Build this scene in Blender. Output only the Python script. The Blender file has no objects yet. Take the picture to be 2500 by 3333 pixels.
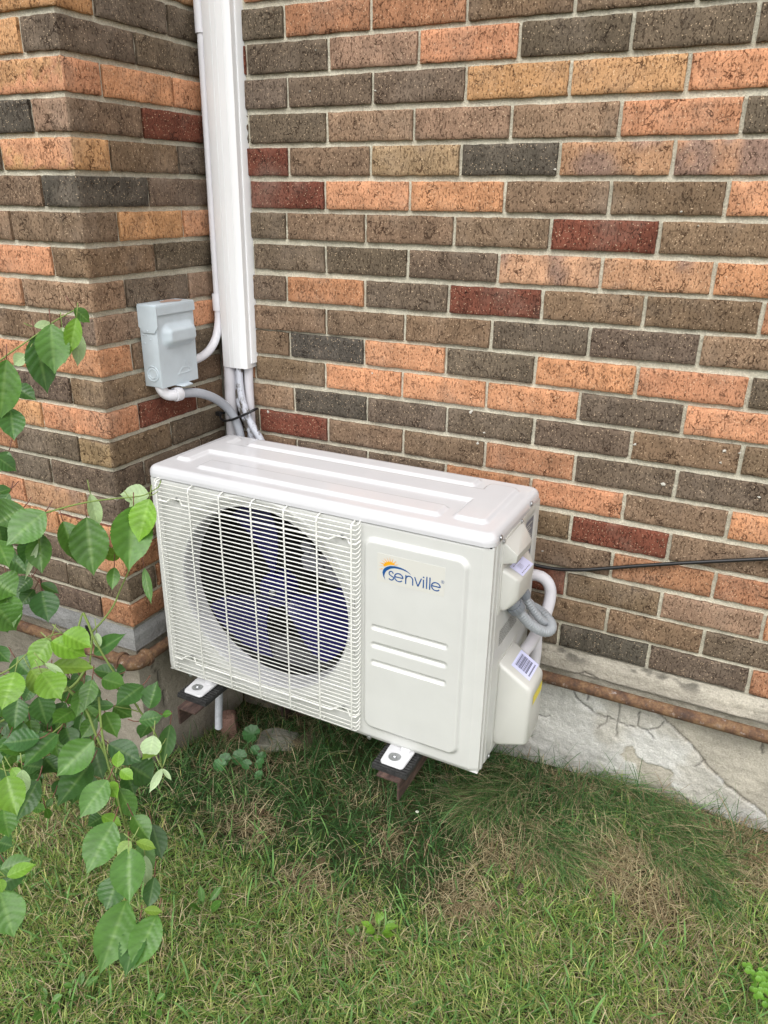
import bpy, bmesh, math, random
import numpy as np
from mathutils import Vector, Matrix
from mathutils.geometry import tessellate_polygon
CAM=(1.22961,-1.55974,1.36896);ROT=(1.183985,-0.014110,0.459480);LENS=26.7261
UNIT=(0.06930,-0.36961,0.80407);UYAW=-0.01120
ROWS=[[-0.0022, 0.0, [0.219, 0.4218, 0.6246, 0.8275, 1.0303, 1.2331], "D N N B B D"], [0.0003, -0.0011, [0.1198, 0.3239, 0.5274, 0.7301, 0.9315, 1.1286, 1.3367, 1.5396], "X D R O D D D O"], [0.0007, -0.0003, [0.2219, 0.4271, 0.6291, 0.831, 1.0335, 1.237], "P P P Q Q O"], [-0.0, -0.0011, [0.1166, 0.3184, 0.5216, 0.7249, 0.9284, 1.1321, 1.3335, 1.5363], "P D R R R O D B"], [0.0001, 0.0008, [0.22, 0.4236, 0.6256, 0.824, 1.0293, 1.2329, 1.4358], "X B T G M M B"], [-0.0011, 0.0025, [0.1125, 0.3119, 0.516, 0.7218, 0.9264, 1.1285, 1.3294], "D X O O B B O"], [0.0007, 0.0008, [0.2088, 0.4125, 0.6187, 0.8201, 1.0239, 1.2252, 1.4281], "D B B B X B D"], [-0.001, 0.0017, [0.1116, 0.3109, 0.5152, 0.7191, 0.9264, 1.1287, 1.3285], "X D D P M M O"], [-0.0047, 0.0067, [0.2041, 0.4111, 0.6129, 0.8162, 1.0161, 1.2205, 1.4233], "P N D X B B N"], [-0.0082, 0.0116, [0.1073, 0.3098, 0.5117, 0.7134, 0.9183, 1.1255, 1.3242, 1.527], "O B B B D P R B"], [0.0009, 0.0006, [0.2077, 0.4105, 0.6133, 0.8138, 1.0199, 1.223, 1.4246], "B G O D O O D"], [0.0032, 0.0, [0.1028, 0.3056, 0.5084, 0.7113, 0.913, 1.118, 1.3197, 1.5225], "N B O O O D O B"], [0.0006, 0.0034, [0.2161, 0.4189, 0.6217, 0.8222, 1.0267, 1.2332, 1.433], "R G D D P B B"], [0.0027, 0.0, [0.1084, 0.3112, 0.514, 0.7168, 0.9184, 1.1236, 1.3253, 1.5281], "D X B B N P P D"], [0.0027, 0.0, [0.2184, 0.4212, 0.624, 0.8269, 1.0288, 1.2334, 1.4353], "B P P N O B O"], [-0.0008, 0.0, [0.115, 0.3178, 0.5206, 0.7234, 0.9244, 1.1309, 1.3319, 1.5347], "B P D B B X B O"], [-0.0013, 0.0, [0.213, 0.4158, 0.6186, 0.8214, 1.0216, 1.2297, 1.4299], "B D P B B N N"], [-0.0041, 0.0, [0.1183, 0.3211, 0.5239, 0.7267, 0.9284, 1.1335, 1.3352, 1.538], "D B P B X B R N"], [-0.0037, 0.0, [0.2162, 0.419, 0.6218, 0.8246, 1.0278, 1.23, 1.4331], "B D B P B B D"], [-0.0026, 0.0, [0.1144, 0.3172, 0.52, 0.7228, 0.9257, 1.127, 1.3328, 1.5341], "P D B D D G P N"]]
PIER=[["Q B B", "Q D D"], ["D Q", "D D D"], ["Q O", "O O O"], ["R G", "B X X"], ["O D", "Q B D"], ["G B", "G P P"], ["B R", "B Q O"], ["B O", "B D D"], ["R O", "R D R"], ["P B", "R O O"], ["O O", "O B D"], ["B P", "B B B"], ["O Q", "O X B"], ["T D N", "B D D"], ["P D", "P P P"], ["P M", "P P D"], ["O O", "X B B"], ["O P", "N B B"], ["D P", "D N B"], ["N P", "N B B"]]
LEAVES=[[0.322, -0.67, 0.885, 0.356, -0.73, 0.797, 0.068, "m"], [0.352, -0.662, 0.901, 0.351, -0.701, 0.835, 0.048, "l"], [0.311, -0.62, 0.885, 0.27, -0.648, 0.89, 0.038, "p"], [0.298, -0.649, 0.884, 0.335, -0.648, 0.868, 0.034, "p"], [0.259, -0.716, 0.869, 0.29, -0.746, 0.779, 0.065, "m"], [0.221, -0.733, 0.86, 0.261, -0.748, 0.797, 0.042, "m"], [0.242, -0.686, 0.898, 0.26, -0.693, 0.839, 0.024, "p"], [0.283, -0.676, 0.786, 0.272, -0.712, 0.804, 0.025, "l"], [0.33, -0.67, 0.77, 0.361, -0.695, 0.718, 0.016, "m"], [0.229, -0.771, 0.893, 0.206, -0.837, 0.857, 0.058, "s"], [0.185, -0.776, 0.894, 0.174, -0.825, 0.879, 0.06, "s"], [0.201, -0.767, 0.847, 0.231, -0.799, 0.793, 0.042, "m"], [0.21, -0.779, 0.836, 0.212, -0.818, 0.784, 0.01, "p"], [0.179, -0.768, 0.835, 0.2, -0.804, 0.803, 0.031, "d"], [0.121, -0.747, 0.906, 0.115, -0.771, 0.905, 0.019, "d"], [0.178, -0.829, 0.855, 0.23, -0.854, 0.829, 0.032, "m"], [0.143, -0.798, 0.862, 0.151, -0.802, 0.825, 0.031, "d"], [0.189, -0.856, 0.797, 0.224, -0.846, 0.773, 0.055, "m"], [0.18, -0.781, 0.765, 0.174, -0.812, 0.75, 0.031, "d"], [0.177, -0.763, 0.745, 0.203, -0.749, 0.725, 0.019, "d"], [0.196, -0.778, 0.742, 0.235, -0.805, 0.707, 0.046, "b"], [0.224, -0.884, 0.774, 0.243, -0.87, 0.725, 0.048, "s"], [0.207, -0.853, 0.77, 0.245, -0.877, 0.737, 0.042, "m"], [0.18, -0.78, 0.742, 0.177, -0.81, 0.725, 0.027, "d"], [0.348, -0.869, 0.749, 0.388, -0.853, 0.729, 0.04, "l"], [0.324, -0.874, 0.737, 0.316, -0.913, 0.701, 0.037, "l"], [0.333, -0.88, 0.737, 0.383, -0.861, 0.714, 0.042, "l"], [0.317, -0.877, 0.684, 0.381, -0.847, 0.687, 0.03, "y"], [0.35, -0.911, 0.721, 0.374, -0.896, 0.697, 0.011, "p"], [0.296, -0.774, 0.643, 0.348, -0.75, 0.685, 0.028, "d"], [0.302, -0.767, 0.683, 0.314, -0.778, 0.659, 0.014, "p"], [0.215, -0.863, 0.662, 0.25, -0.867, 0.643, 0.041, "d"], [0.345, -0.776, 0.618, 0.31, -0.794, 0.628, 0.028, "d"], [0.294, -0.703, 0.777, 0.31, -0.729, 0.75, 0.022, "m"], [0.325, -0.759, 0.603, 0.345, -0.755, 0.616, 0.023, "d"], [0.335, -0.95, 0.724, 0.355, -0.996, 0.696, 0.047, "l"], [0.327, -0.919, 0.707, 0.376, -0.925, 0.678, 0.041, "y"], [0.352, -0.92, 0.71, 0.395, -0.927, 0.683, 0.047, "l"], [0.266, -0.907, 0.627, 0.282, -0.935, 0.592, 0.039, "d"], [0.285, -0.885, 0.622, 0.327, -0.909, 0.6, 0.038, "d"], [0.303, -0.851, 0.595, 0.308, -0.893, 0.577, 0.028, "d"], [0.362, -0.883, 0.622, 0.366, -0.928, 0.63, 0.027, "m"], [0.385, -0.86, 0.671, 0.4, -0.894, 0.646, 0.029, "m"], [0.367, -0.864, 0.652, 0.381, -0.896, 0.624, 0.028, "m"], [0.35, -0.811, 0.632, 0.397, -0.807, 0.632, 0.029, "m"], [0.419, -0.791, 0.629, 0.409, -0.843, 0.622, 0.038, "d"], [0.445, -0.808, 0.603, 0.445, -0.786, 0.643, 0.034, "d"], [0.396, -0.835, 0.61, 0.373, -0.859, 0.618, 0.018, "d"], [0.445, -0.833, 0.595, 0.471, -0.805, 0.597, 0.026, "d"], [0.463, -0.799, 0.592, 0.482, -0.797, 0.599, 0.011, "m"], [0.378, -0.82, 0.591, 0.419, -0.822, 0.588, 0.027, "m"], [0.39, -0.849, 0.604, 0.436, -0.872, 0.589, 0.029, "m"], [0.34, -0.853, 0.585, 0.349, -0.873, 0.563, 0.02, "d"], [0.371, -0.851, 0.588, 0.362, -0.88, 0.564, 0.027, "m"], [0.33, -0.879, 0.574, 0.355, -0.891, 0.55, 0.032, "d"], [0.343, -0.937, 0.598, 0.305, -0.974, 0.602, 0.037, "b"], [0.32, -0.939, 0.571, 0.301, -0.979, 0.593, 0.021, "m"], [0.351, -0.912, 0.592, 0.346, -0.976, 0.576, 0.038, "d"], [0.43, -0.911, 0.608, 0.407, -0.969, 0.575, 0.048, "s"], [0.415, -0.91, 0.559, 0.419, -0.984, 0.538, 0.045, "d"], [0.417, -0.874, 0.57, 0.467, -0.859, 0.542, 0.04, "b"], [0.475, -0.914, 0.577, 0.473, -0.904, 0.6, 0.018, "l"], [0.48, -0.913, 0.573, 0.505, -0.914, 0.566, 0.018, "l"], [0.424, -0.844, 0.507, 0.457, -0.828, 0.477, 0.051, "d"], [0.42, -0.849, 0.491, 0.454, -0.87, 0.478, 0.03, "d"], [0.481, -0.841, 0.586, 0.491, -0.867, 0.562, 0.033, "p"], [0.484, -0.831, 0.559, 0.49, -0.878, 0.573, 0.019, "y"], [0.45, -0.771, 0.548, 0.476, -0.824, 0.515, 0.028, "d"], [0.412, -0.781, 0.541, 0.419, -0.811, 0.537, 0.026, "d"], [0.52, -0.869, 0.558, 0.521, -0.902, 0.537, 0.013, "p"], [0.521, -0.869, 0.558, 0.539, -0.871, 0.544, 0.007, "p"], [0.472, -0.932, 0.566, 0.469, -0.988, 0.54, 0.041, "s"], [0.448, -0.893, 0.509, 0.495, -0.912, 0.484, 0.031, "m"], [0.457, -0.918, 0.544, 0.494, -0.939, 0.549, 0.017, "l"], [0.513, -0.967, 0.534, 0.52, -1.031, 0.5, 0.05, "s"], [0.441, -0.924, 0.476, 0.433, -0.95, 0.476, 0.027, "d"], [0.468, -0.949, 0.51, 0.51, -0.951, 0.512, 0.017, "l"], [0.502, -0.921, 0.501, 0.547, -0.936, 0.486, 0.03, "m"], [0.497, -0.93, 0.469, 0.489, -0.942, 0.454, 0.023, "m"], [0.559, -0.981, 0.531, 0.552, -1.003, 0.52, 0.02, "y"], [0.564, -0.977, 0.529, 0.589, -0.964, 0.517, 0.015, "y"], [0.507, -0.891, 0.46, 0.542, -0.912, 0.424, 0.033, "d"], [0.524, -0.929, 0.477, 0.563, -0.961, 0.442, 0.028, "m"], [0.56, -0.987, 0.525, 0.6, -1.035, 0.49, 0.048, "s"], [0.39, -1.006, 0.61, 0.402, -1.019, 0.577, 0.021, "p"], [0.366, -1.006, 0.603, 0.391, -1.011, 0.596, 0.015, "l"], [0.393, -1.033, 0.62, 0.435, -1.057, 0.588, 0.042, "l"], [0.384, -0.982, 0.568, 0.395, -1.034, 0.541, 0.035, "d"], [0.348, -1.02, 0.532, 0.379, -1.04, 0.508, 0.034, "m"], [0.282, -0.892, 0.418, 0.282, -0.907, 0.409, 0.012, "m"], [0.266, -0.919, 0.415, 0.296, -0.919, 0.421, 0.015, "m"], [0.281, -0.907, 0.408, 0.281, -0.904, 0.381, 0.012, "m"], [0.319, -1.02, 0.453, 0.35, -1.02, 0.46, 0.026, "d"], [0.427, -1.091, 0.519, 0.459, -1.064, 0.529, 0.025, "m"], [0.455, -1.101, 0.53, 0.474, -1.069, 0.533, 0.019, "l"], [0.424, -1.091, 0.492, 0.453, -1.071, 0.508, 0.031, "d"], [0.299, -0.904, 0.52, 0.334, -0.91, 0.508, 0.035, "d"], [0.346, -0.846, 0.516, 0.384, -0.868, 0.48, 0.039, "d"], [0.297, -0.939, 0.53, 0.346, -0.945, 0.55, 0.028, "d"], [0.587, -1.027, 0.48, 0.611, -1.105, 0.444, 0.052, "m"], [0.612, -1.032, 0.459, 0.639, -1.091, 0.44, 0.034, "d"], [0.631, -1.018, 0.468, 0.643, -1.082, 0.443, 0.042, "m"], [0.533, -0.988, 0.46, 0.542, -1.028, 0.438, 0.044, "d"], [0.572, -0.96, 0.449, 0.586, -0.992, 0.425, 0.025, "d"], [0.62, -1.029, 0.482, 0.638, -1.013, 0.471, 0.012, "y"], [0.457, -1.112, 0.538, 0.464, -1.117, 0.521, 0.014, "l"], [0.452, -1.113, 0.513, 0.491, -1.131, 0.47, 0.049, "m"], [0.442, -1.102, 0.499, 0.488, -1.116, 0.469, 0.032, "m"], [0.549, -0.951, 0.472, 0.565, -0.968, 0.431, 0.018, "p"], [0.16, -0.646, 1.173, 0.185, -0.674, 1.098, 0.054, "m"], [0.122, -0.649, 1.152, 0.15, -0.664, 1.058, 0.05, "d"], [0.184, -0.614, 1.197, 0.198, -0.596, 1.172, 0.023, "m"], [0.194, -0.621, 1.183, 0.19, -0.643, 1.125, 0.029, "l"], [0.142, -0.608, 1.162, 0.16, -0.628, 1.104, 0.03, "p"], [0.162, -0.589, 1.15, 0.166, -0.608, 1.096, 0.024, "p"], [0.106, -0.635, 1.163, 0.119, -0.602, 1.166, 0.017, "p"], [0.114, -0.667, 1.121, 0.096, -0.682, 1.104, 0.023, "p"], [0.135, -0.722, 1.124, 0.135, -0.754, 1.028, 0.053, "m"], [0.128, -0.725, 1.043, 0.162, -0.754, 1.001, 0.039, "d"], [0.106, -0.693, 1.071, 0.149, -0.69, 1.053, 0.027, "d"], [0.255, -0.782, 0.475, 0.254, -0.812, 0.476, 0.021, "d"], [0.214, -0.886, 0.461, 0.261, -0.887, 0.449, 0.031, "d"], [0.194, -0.742, 0.435, 0.227, -0.759, 0.406, 0.032, "m"], [0.216, -0.896, 0.428, 0.218, -0.924, 0.426, 0.022, "d"], [0.272, -0.865, 0.432, 0.283, -0.886, 0.418, 0.021, "d"], [0.253, -0.877, 0.544, 0.253, -0.908, 0.542, 0.023, "m"], [0.26, -0.882, 0.515, 0.254, -0.912, 0.507, 0.026, "d"], [0.307, -0.826, 0.529, 0.314, -0.848, 0.506, 0.025, "d"], [0.276, -0.864, 0.477, 0.309, -0.862, 0.461, 0.025, "m"], [0.174, -0.875, 0.582, 0.182, -0.92, 0.583, 0.031, "d"], [0.164, -0.739, 0.538, 0.152, -0.768, 0.52, 0.028, "d"], [0.189, -0.871, 0.547, 0.222, -0.878, 0.517, 0.032, "m"], [0.274, -0.909, 0.465, 0.273, -0.937, 0.458, 0.024, "d"], [0.164, -0.725, 0.513, 0.196, -0.737, 0.48, 0.033, "d"], [0.195, -0.871, 0.619, 0.217, -0.91, 0.613, 0.027, "m"], [0.154, -0.786, 0.556, 0.161, -0.811, 0.531, 0.027, "d"], [0.201, -0.926, 0.525, 0.235, -0.938, 0.509, 0.025, "d"], [0.274, -0.867, 0.527, 0.299, -0.893, 0.523, 0.019, "m"], [0.129, -0.873, 0.526, 0.14, -0.88, 0.499, 0.021, "d"], [0.199, -0.84, 0.498, 0.223, -0.869, 0.473, 0.032, "d"], [0.102, -0.841, 0.554, 0.113, -0.865, 0.535, 0.024, "m"], [0.238, -0.858, 0.554, 0.241, -0.878, 0.536, 0.021, "d"], [0.134, -0.833, 0.492, 0.12, -0.863, 0.471, 0.032, "d"], [0.136, -0.742, 0.54, 0.184, -0.756, 0.528, 0.027, "m"], [0.163, -0.844, 0.475, 0.174, -0.878, 0.471, 0.025, "d"], [0.283, -0.879, 0.55, 0.294, -0.899, 0.527, 0.024, "d"], [0.28, -0.831, 0.401, 0.289, -0.865, 0.398, 0.024, "m"], [0.152, -0.723, 0.52, 0.185, -0.771, 0.528, 0.022, "d"], [0.168, -0.89, 0.405, 0.201, -0.89, 0.385, 0.028, "d"], [0.256, -0.78, 0.423, 0.258, -0.812, 0.411, 0.025, "m"], [0.19, -0.874, 0.409, 0.193, -0.899, 0.392, 0.025, "d"], [0.172, -0.925, 0.443, 0.185, -0.948, 0.428, 0.024, "d"], [0.283, -0.844, 0.5, 0.288, -0.878, 0.496, 0.024, "m"], [0.126, -0.805, 0.505, 0.152, -0.822, 0.474, 0.031, "d"], [0.31, -0.901, 0.514, 0.306, -0.935, 0.512, 0.026, "d"], [0.198, -0.79, 0.585, 0.217, -0.825, 0.56, 0.033, "m"], [0.186, -0.709, 0.533, 0.181, -0.739, 0.527, 0.023, "d"], [0.143, -0.837, 0.504, 0.168, -0.831, 0.491, 0.02, "d"], [0.159, -0.738, 0.515, 0.184, -0.767, 0.501, 0.024, "m"], [0.151, -0.884, 0.489, 0.145, -0.911, 0.474, 0.027, "d"], [0.21, -0.786, 0.409, 0.208, -0.811, 0.394, 0.024, "d"], [0.179, -0.842, 0.384, 0.188, -0.87, 0.358, 0.031, "m"], [0.236, -0.954, 0.505, 0.293, -0.972, 0.504, 0.029, "d"], [0.189, -0.822, 0.572, 0.194, -0.85, 0.559, 0.023, "d"], [0.177, -0.75, 0.463, 0.178, -0.787, 0.453, 0.028, "m"], [0.279, -0.859, 0.417, 0.299, -0.891, 0.413, 0.024, "d"], [0.334, -0.861, 0.459, 0.36, -0.861, 0.442, 0.022, "d"], [0.157, -0.767, 0.514, 0.181, -0.803, 0.506, 0.025, "m"], [0.265, -0.949, 0.499, 0.279, -0.949, 0.478, 0.019, "d"], [0.242, -0.787, 0.561, 0.279, -0.786, 0.532, 0.032, "d"], [0.301, -0.883, 0.555, 0.333, -0.904, 0.533, 0.029, "m"], [0.27, -0.909, 0.583, 0.273, -0.929, 0.554, 0.027, "d"], [0.111, -0.85, 0.54, 0.14, -0.853, 0.509, 0.031, "d"], [0.205, -0.741, 0.458, 0.227, -0.752, 0.437, 0.022, "m"], [0.288, -0.836, 0.413, 0.309, -0.878, 0.405, 0.031, "d"], [0.227, -0.776, 0.509, 0.231, -0.808, 0.486, 0.03, "d"], [0.293, -0.842, 0.49, 0.31, -0.837, 0.468, 0.019, "m"], [0.144, -0.882, 0.403, 0.161, -0.898, 0.371, 0.031, "d"], [0.213, -0.8, 0.378, 0.247, -0.833, 0.363, 0.031, "d"], [0.283, -0.916, 0.535, 0.272, -0.937, 0.524, 0.021, "m"], [0.17, -0.839, 0.384, 0.179, -0.848, 0.355, 0.024, "d"], [0.134, -0.796, 0.461, 0.162, -0.781, 0.443, 0.027, "d"], [0.197, -0.862, 0.443, 0.202, -0.891, 0.444, 0.02, "m"], [0.138, -0.871, 0.496, 0.157, -0.909, 0.497, 0.025, "d"], [0.221, -0.9, 0.525, 0.241, -0.933, 0.516, 0.026, "d"], [0.218, -0.784, 0.559, 0.257, -0.795, 0.536, 0.03, "m"], [0.115, -0.873, 0.445, 0.115, -0.901, 0.44, 0.023, "d"], [0.24, -0.978, 0.506, 0.254, -0.995, 0.488, 0.022, "d"], [0.263, -0.892, 0.573, 0.292, -0.914, 0.558, 0.025, "m"], [0.133, -0.83, 0.558, 0.154, -0.866, 0.558, 0.022, "d"], [0.138, -0.888, 0.471, 0.17, -0.903, 0.452, 0.027, "d"], [0.19, -0.879, 0.473, 0.201, -0.922, 0.476, 0.03, "m"], [0.27, -0.865, 0.444, 0.301, -0.842, 0.424, 0.032, "d"], [0.223, -0.75, 0.559, 0.266, -0.762, 0.545, 0.027, "d"], [0.304, -0.815, 0.563, 0.335, -0.813, 0.541, 0.026, "m"], [0.286, -0.803, 0.57, 0.315, -0.784, 0.558, 0.027, "d"], [0.239, -0.76, 0.559, 0.271, -0.785, 0.54, 0.027, "d"], [0.101, -0.864, 0.475, 0.121, -0.854, 0.458, 0.021, "m"], [0.1, -0.802, 0.549, 0.14, -0.784, 0.538, 0.032, "d"], [0.232, -0.821, 0.421, 0.273, -0.83, 0.408, 0.028, "d"], [0.179, -0.885, 0.465, 0.195, -0.921, 0.46, 0.027, "m"], [0.083, -0.854, 0.498, 0.113, -0.858, 0.477, 0.026, "d"], [0.217, -0.734, 0.547, 0.226, -0.749, 0.521, 0.022, "d"], [0.219, -0.731, 0.524, 0.262, -0.754, 0.516, 0.025, "m"], [0.154, -0.713, 0.519, 0.183, -0.709, 0.497, 0.026, "d"], [0.212, -0.795, 0.439, 0.21, -0.83, 0.437, 0.026, "d"], [0.148, -0.844, 0.543, 0.155, -0.887, 0.539, 0.031, "m"], [0.232, -0.919, 0.607, 0.235, -0.95, 0.603, 0.024, "d"], [0.227, -0.913, 0.538, 0.232, -0.943, 0.53, 0.024, "d"], [0.234, -0.792, 0.526, 0.27, -0.796, 0.506, 0.027, "m"], [0.231, -0.779, 0.48, 0.241, -0.801, 0.454, 0.026, "d"], [0.256, -0.777, 0.577, 0.262, -0.822, 0.57, 0.031, "d"], [0.203, -0.935, 0.575, 0.201, -0.947, 0.549, 0.021, "m"], [0.213, -0.892, 0.441, 0.228, -0.913, 0.414, 0.029, "d"], [0.158, -0.767, 0.45, 0.185, -0.787, 0.436, 0.022, "d"], [0.065, -0.808, 0.662, 0.104, -0.845, 0.639, 0.033, "d"], [0.026, -0.711, 0.817, 0.061, -0.705, 0.788, 0.032, "d"], [0.093, -0.822, 0.632, 0.105, -0.857, 0.616, 0.028, "d"], [-0.008, -0.749, 0.657, 0.018, -0.747, 0.625, 0.029, "d"], [0.031, -0.794, 0.61, 0.046, -0.81, 0.579, 0.027, "d"], [0.141, -0.823, 0.707, 0.15, -0.822, 0.669, 0.026, "d"], [0.087, -0.801, 0.793, 0.11, -0.812, 0.768, 0.023, "d"], [0.086, -0.737, 0.956, 0.112, -0.721, 0.929, 0.03, "d"], [0.137, -0.846, 0.652, 0.174, -0.846, 0.632, 0.027, "d"], [0.004, -0.689, 0.727, 0.046, -0.685, 0.697, 0.035, "d"], [0.064, -0.709, 0.875, 0.051, -0.736, 0.841, 0.031, "d"], [0.015, -0.758, 0.753, 0.046, -0.755, 0.732, 0.025, "d"], [0.021, -0.714, 0.696, 0.051, -0.731, 0.654, 0.036, "d"], [0.066, -0.813, 0.7, 0.083, -0.846, 0.674, 0.031, "d"], [0.021, -0.663, 0.934, 0.021, -0.693, 0.901, 0.03, "d"], [0.108, -0.77, 0.804, 0.129, -0.772, 0.774, 0.025, "d"], [0.349, -1.073, 0.452, 0.351, -1.098, 0.457, 0.02, "d"], [0.294, -1.027, 0.389, 0.324, -1.045, 0.389, 0.019, "d"], [0.212, -0.956, 0.448, 0.238, -0.965, 0.427, 0.025, "d"], [0.373, -1.077, 0.482, 0.406, -1.076, 0.483, 0.019, "d"], [0.344, -1.061, 0.453, 0.373, -1.059, 0.45, 0.019, "d"], [0.323, -1.02, 0.408, 0.353, -1.024, 0.392, 0.024, "d"], [0.351, -1.049, 0.547, 0.357, -1.074, 0.539, 0.022, "d"], [0.26, -0.977, 0.465, 0.29, -1.005, 0.479, 0.014, "d"], [0.278, -1.006, 0.4, 0.288, -1.012, 0.374, 0.022, "d"], [0.276, -1.011, 0.47, 0.297, -1.007, 0.455, 0.019, "d"], [0.375, -1.072, 0.478, 0.382, -1.058, 0.462, 0.015, "d"], [0.281, -1.023, 0.426, 0.275, -1.031, 0.399, 0.018, "d"]]
STEMS=[[0.0028, [[0.225, -0.768, 0.889], [0.237, -0.752, 0.892], [0.25, -0.734, 0.895], [0.264, -0.717, 0.897], [0.278, -0.701, 0.898], [0.296, -0.681, 0.898], [0.313, -0.663, 0.897], [0.329, -0.647, 0.899], [0.337, -0.635, 0.905], [0.343, -0.628, 0.91], [0.344, -0.622, 0.92]]], [0.0034, [[0.259, -0.74, 0.658], [0.267, -0.718, 0.674], [0.272, -0.695, 0.694], [0.273, -0.678, 0.715], [0.276, -0.655, 0.744], [0.277, -0.647, 0.754]]], [0.0042, [[0.28, -0.77, 0.718], [0.291, -0.772, 0.7], [0.303, -0.776, 0.679], [0.32, -0.778, 0.655], [0.336, -0.779, 0.634], [0.349, -0.779, 0.618], [0.368, -0.777, 0.599]]], [0.0036, [[0.365, -0.8, 0.615], [0.395, -0.792, 0.589], [0.407, -0.793, 0.575], [0.428, -0.794, 0.554], [0.447, -0.799, 0.53], [0.465, -0.817, 0.499]]], [0.0026, [[0.233, -0.925, 0.665], [0.244, -0.903, 0.669], [0.251, -0.884, 0.677], [0.259, -0.857, 0.693], [0.269, -0.833, 0.703], [0.281, -0.818, 0.704]]], [0.0042, [[0.333, -0.88, 0.667], [0.345, -0.877, 0.655], [0.358, -0.875, 0.642], [0.377, -0.873, 0.62], [0.402, -0.882, 0.585], [0.426, -0.889, 0.555], [0.447, -0.903, 0.523], [0.466, -0.913, 0.499], [0.492, -0.927, 0.467], [0.501, -0.929, 0.458]]], [0.0036, [[0.39, -0.857, 0.639], [0.398, -0.865, 0.622], [0.413, -0.88, 0.592], [0.436, -0.897, 0.555], [0.455, -0.906, 0.529], [0.475, -0.92, 0.501], [0.499, -0.933, 0.471]]], [0.0026, [[0.334, -0.911, 0.584], [0.341, -0.893, 0.592], [0.347, -0.872, 0.603]]], [0.0026, [[0.339, -1.023, 0.612], [0.352, -1.014, 0.603], [0.359, -1.01, 0.599], [0.363, -1.005, 0.597]]], [0.0026, [[0.564, -0.984, 0.516], [0.577, -0.996, 0.497], [0.593, -1.011, 0.476], [0.602, -1.02, 0.465], [0.609, -1.022, 0.458]]], [0.0024, [[0.387, -0.827, 0.6], [0.405, -0.814, 0.593], [0.418, -0.806, 0.586]]], [0.0036, [[0.268, -0.773, 0.69], [0.266, -0.763, 0.703], [0.266, -0.759, 0.708]]], [0.0026, [[0.15, -0.813, 0.895], [0.178, -0.777, 0.889], [0.203, -0.751, 0.879]]], [0.0028, [[0.072, -0.738, 1.095], [0.093, -0.703, 1.115], [0.102, -0.688, 1.126], [0.124, -0.654, 1.15], [0.142, -0.628, 1.171], [0.164, -0.599, 1.19], [0.17, -0.591, 1.195]]], [0.0024, [[0.422, -1.103, 0.522], [0.43, -1.094, 0.52], [0.439, -1.093, 0.512]]], [0.004, [[0.259, -0.74, 0.658], [0.266, -0.752, 0.635], [0.274, -0.77, 0.605]]], [0.005, [[0.284, -0.777, 0.624], [0.278, -0.813, 0.595], [0.245, -0.873, 0.581], [0.216, -0.932, 0.569], [0.204, -0.973, 0.553]]]]
TUFTS=[[[0.982, 0.06], [1.372, -0.269], 0.039], [[1.033, 0.058], [1.306, -0.124], 0.033], [[1.162, 0.018], [1.38, -0.239], 0.033], [[1.09, -0.019], [1.283, -0.22], 0.036], [[0.949, -0.026], [0.867, -0.23], 0.027], [[0.885, -0.025], [0.823, -0.275], 0.027], [[0.997, -0.054], [1.101, -0.188], 0.027], [[0.951, -0.181], [1.087, -0.32], 0.036], [[0.899, -0.178], [1.054, -0.328], 0.027], [[0.87, -0.012], [0.765, -0.276], 0.033], [[0.866, -0.134], [0.798, -0.288], 0.024], [[1.213, -0.075], [1.363, -0.311], 0.03]]
DRY=[[1.163, -0.253, 0.1], [1.242, -0.287, 0.07], [1.101, -0.255, 0.05], [1.259, -0.005, 0.07], [1.315, -0.023, 0.08], [1.387, -0.057, 0.09], [1.423, -0.139, 0.07], [0.941, -0.311, 0.08], [0.883, -0.457, 0.09], [0.938, -0.297, 0.08], [0.393, -0.484, 0.07], [0.372, -0.49, 0.07], [0.57, -0.575, 0.05], [1.013, -0.071, 0.06], [0.968, -0.017, 0.05], [0.691, -0.387, 0.05], [1.201, 0.007, 0.05]]
PLANTS={"ivy": [[0.189, -0.332], [0.215, -0.305], [0.186, -0.212], [0.262, -0.274], [0.189, -0.353], [0.249, -0.322], [0.276, -0.302]], "weed": [[0.769, -0.609], [0.746, -0.641], [0.753, -0.584], [0.796, -0.628]], "clover": [[1.437, -0.413], [1.443, -0.438], [1.431, -0.406], [1.404, -0.354]], "bl1": [[0.353, -0.96], [0.364, -0.951], [0.321, -1.006], [0.485, -0.926], [0.4, -0.743], [0.436, -0.72], [0.303, -0.981]], "deadleaf": [[0.576, -0.508], [0.693, -0.37], [0.378, -0.443], [1.353, -0.118], [0.988, -0.412]], "flower": [0.738, -0.33], "flowertop": [0.724, -0.33, 0.103]}
PARGE=[[0.497, 0.283], [1.142, 0.312], [1.189, 0.288], [1.233, 0.257], [1.283, 0.211], [1.333, 0.165], [1.428, 0.11], [1.489, 0.056], [1.422, 0.049], [1.235, 0.1], [1.224, 0.115], [1.215, 0.156], [1.194, 0.157], [1.164, 0.155], [1.134, 0.178], [1.123, 0.202], [1.11, 0.192], [1.102, 0.16], [1.146, 0.148], [1.162, 0.085], [1.157, 0.067], [1.032, 0.052], [0.505, -0.127]]
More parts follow.
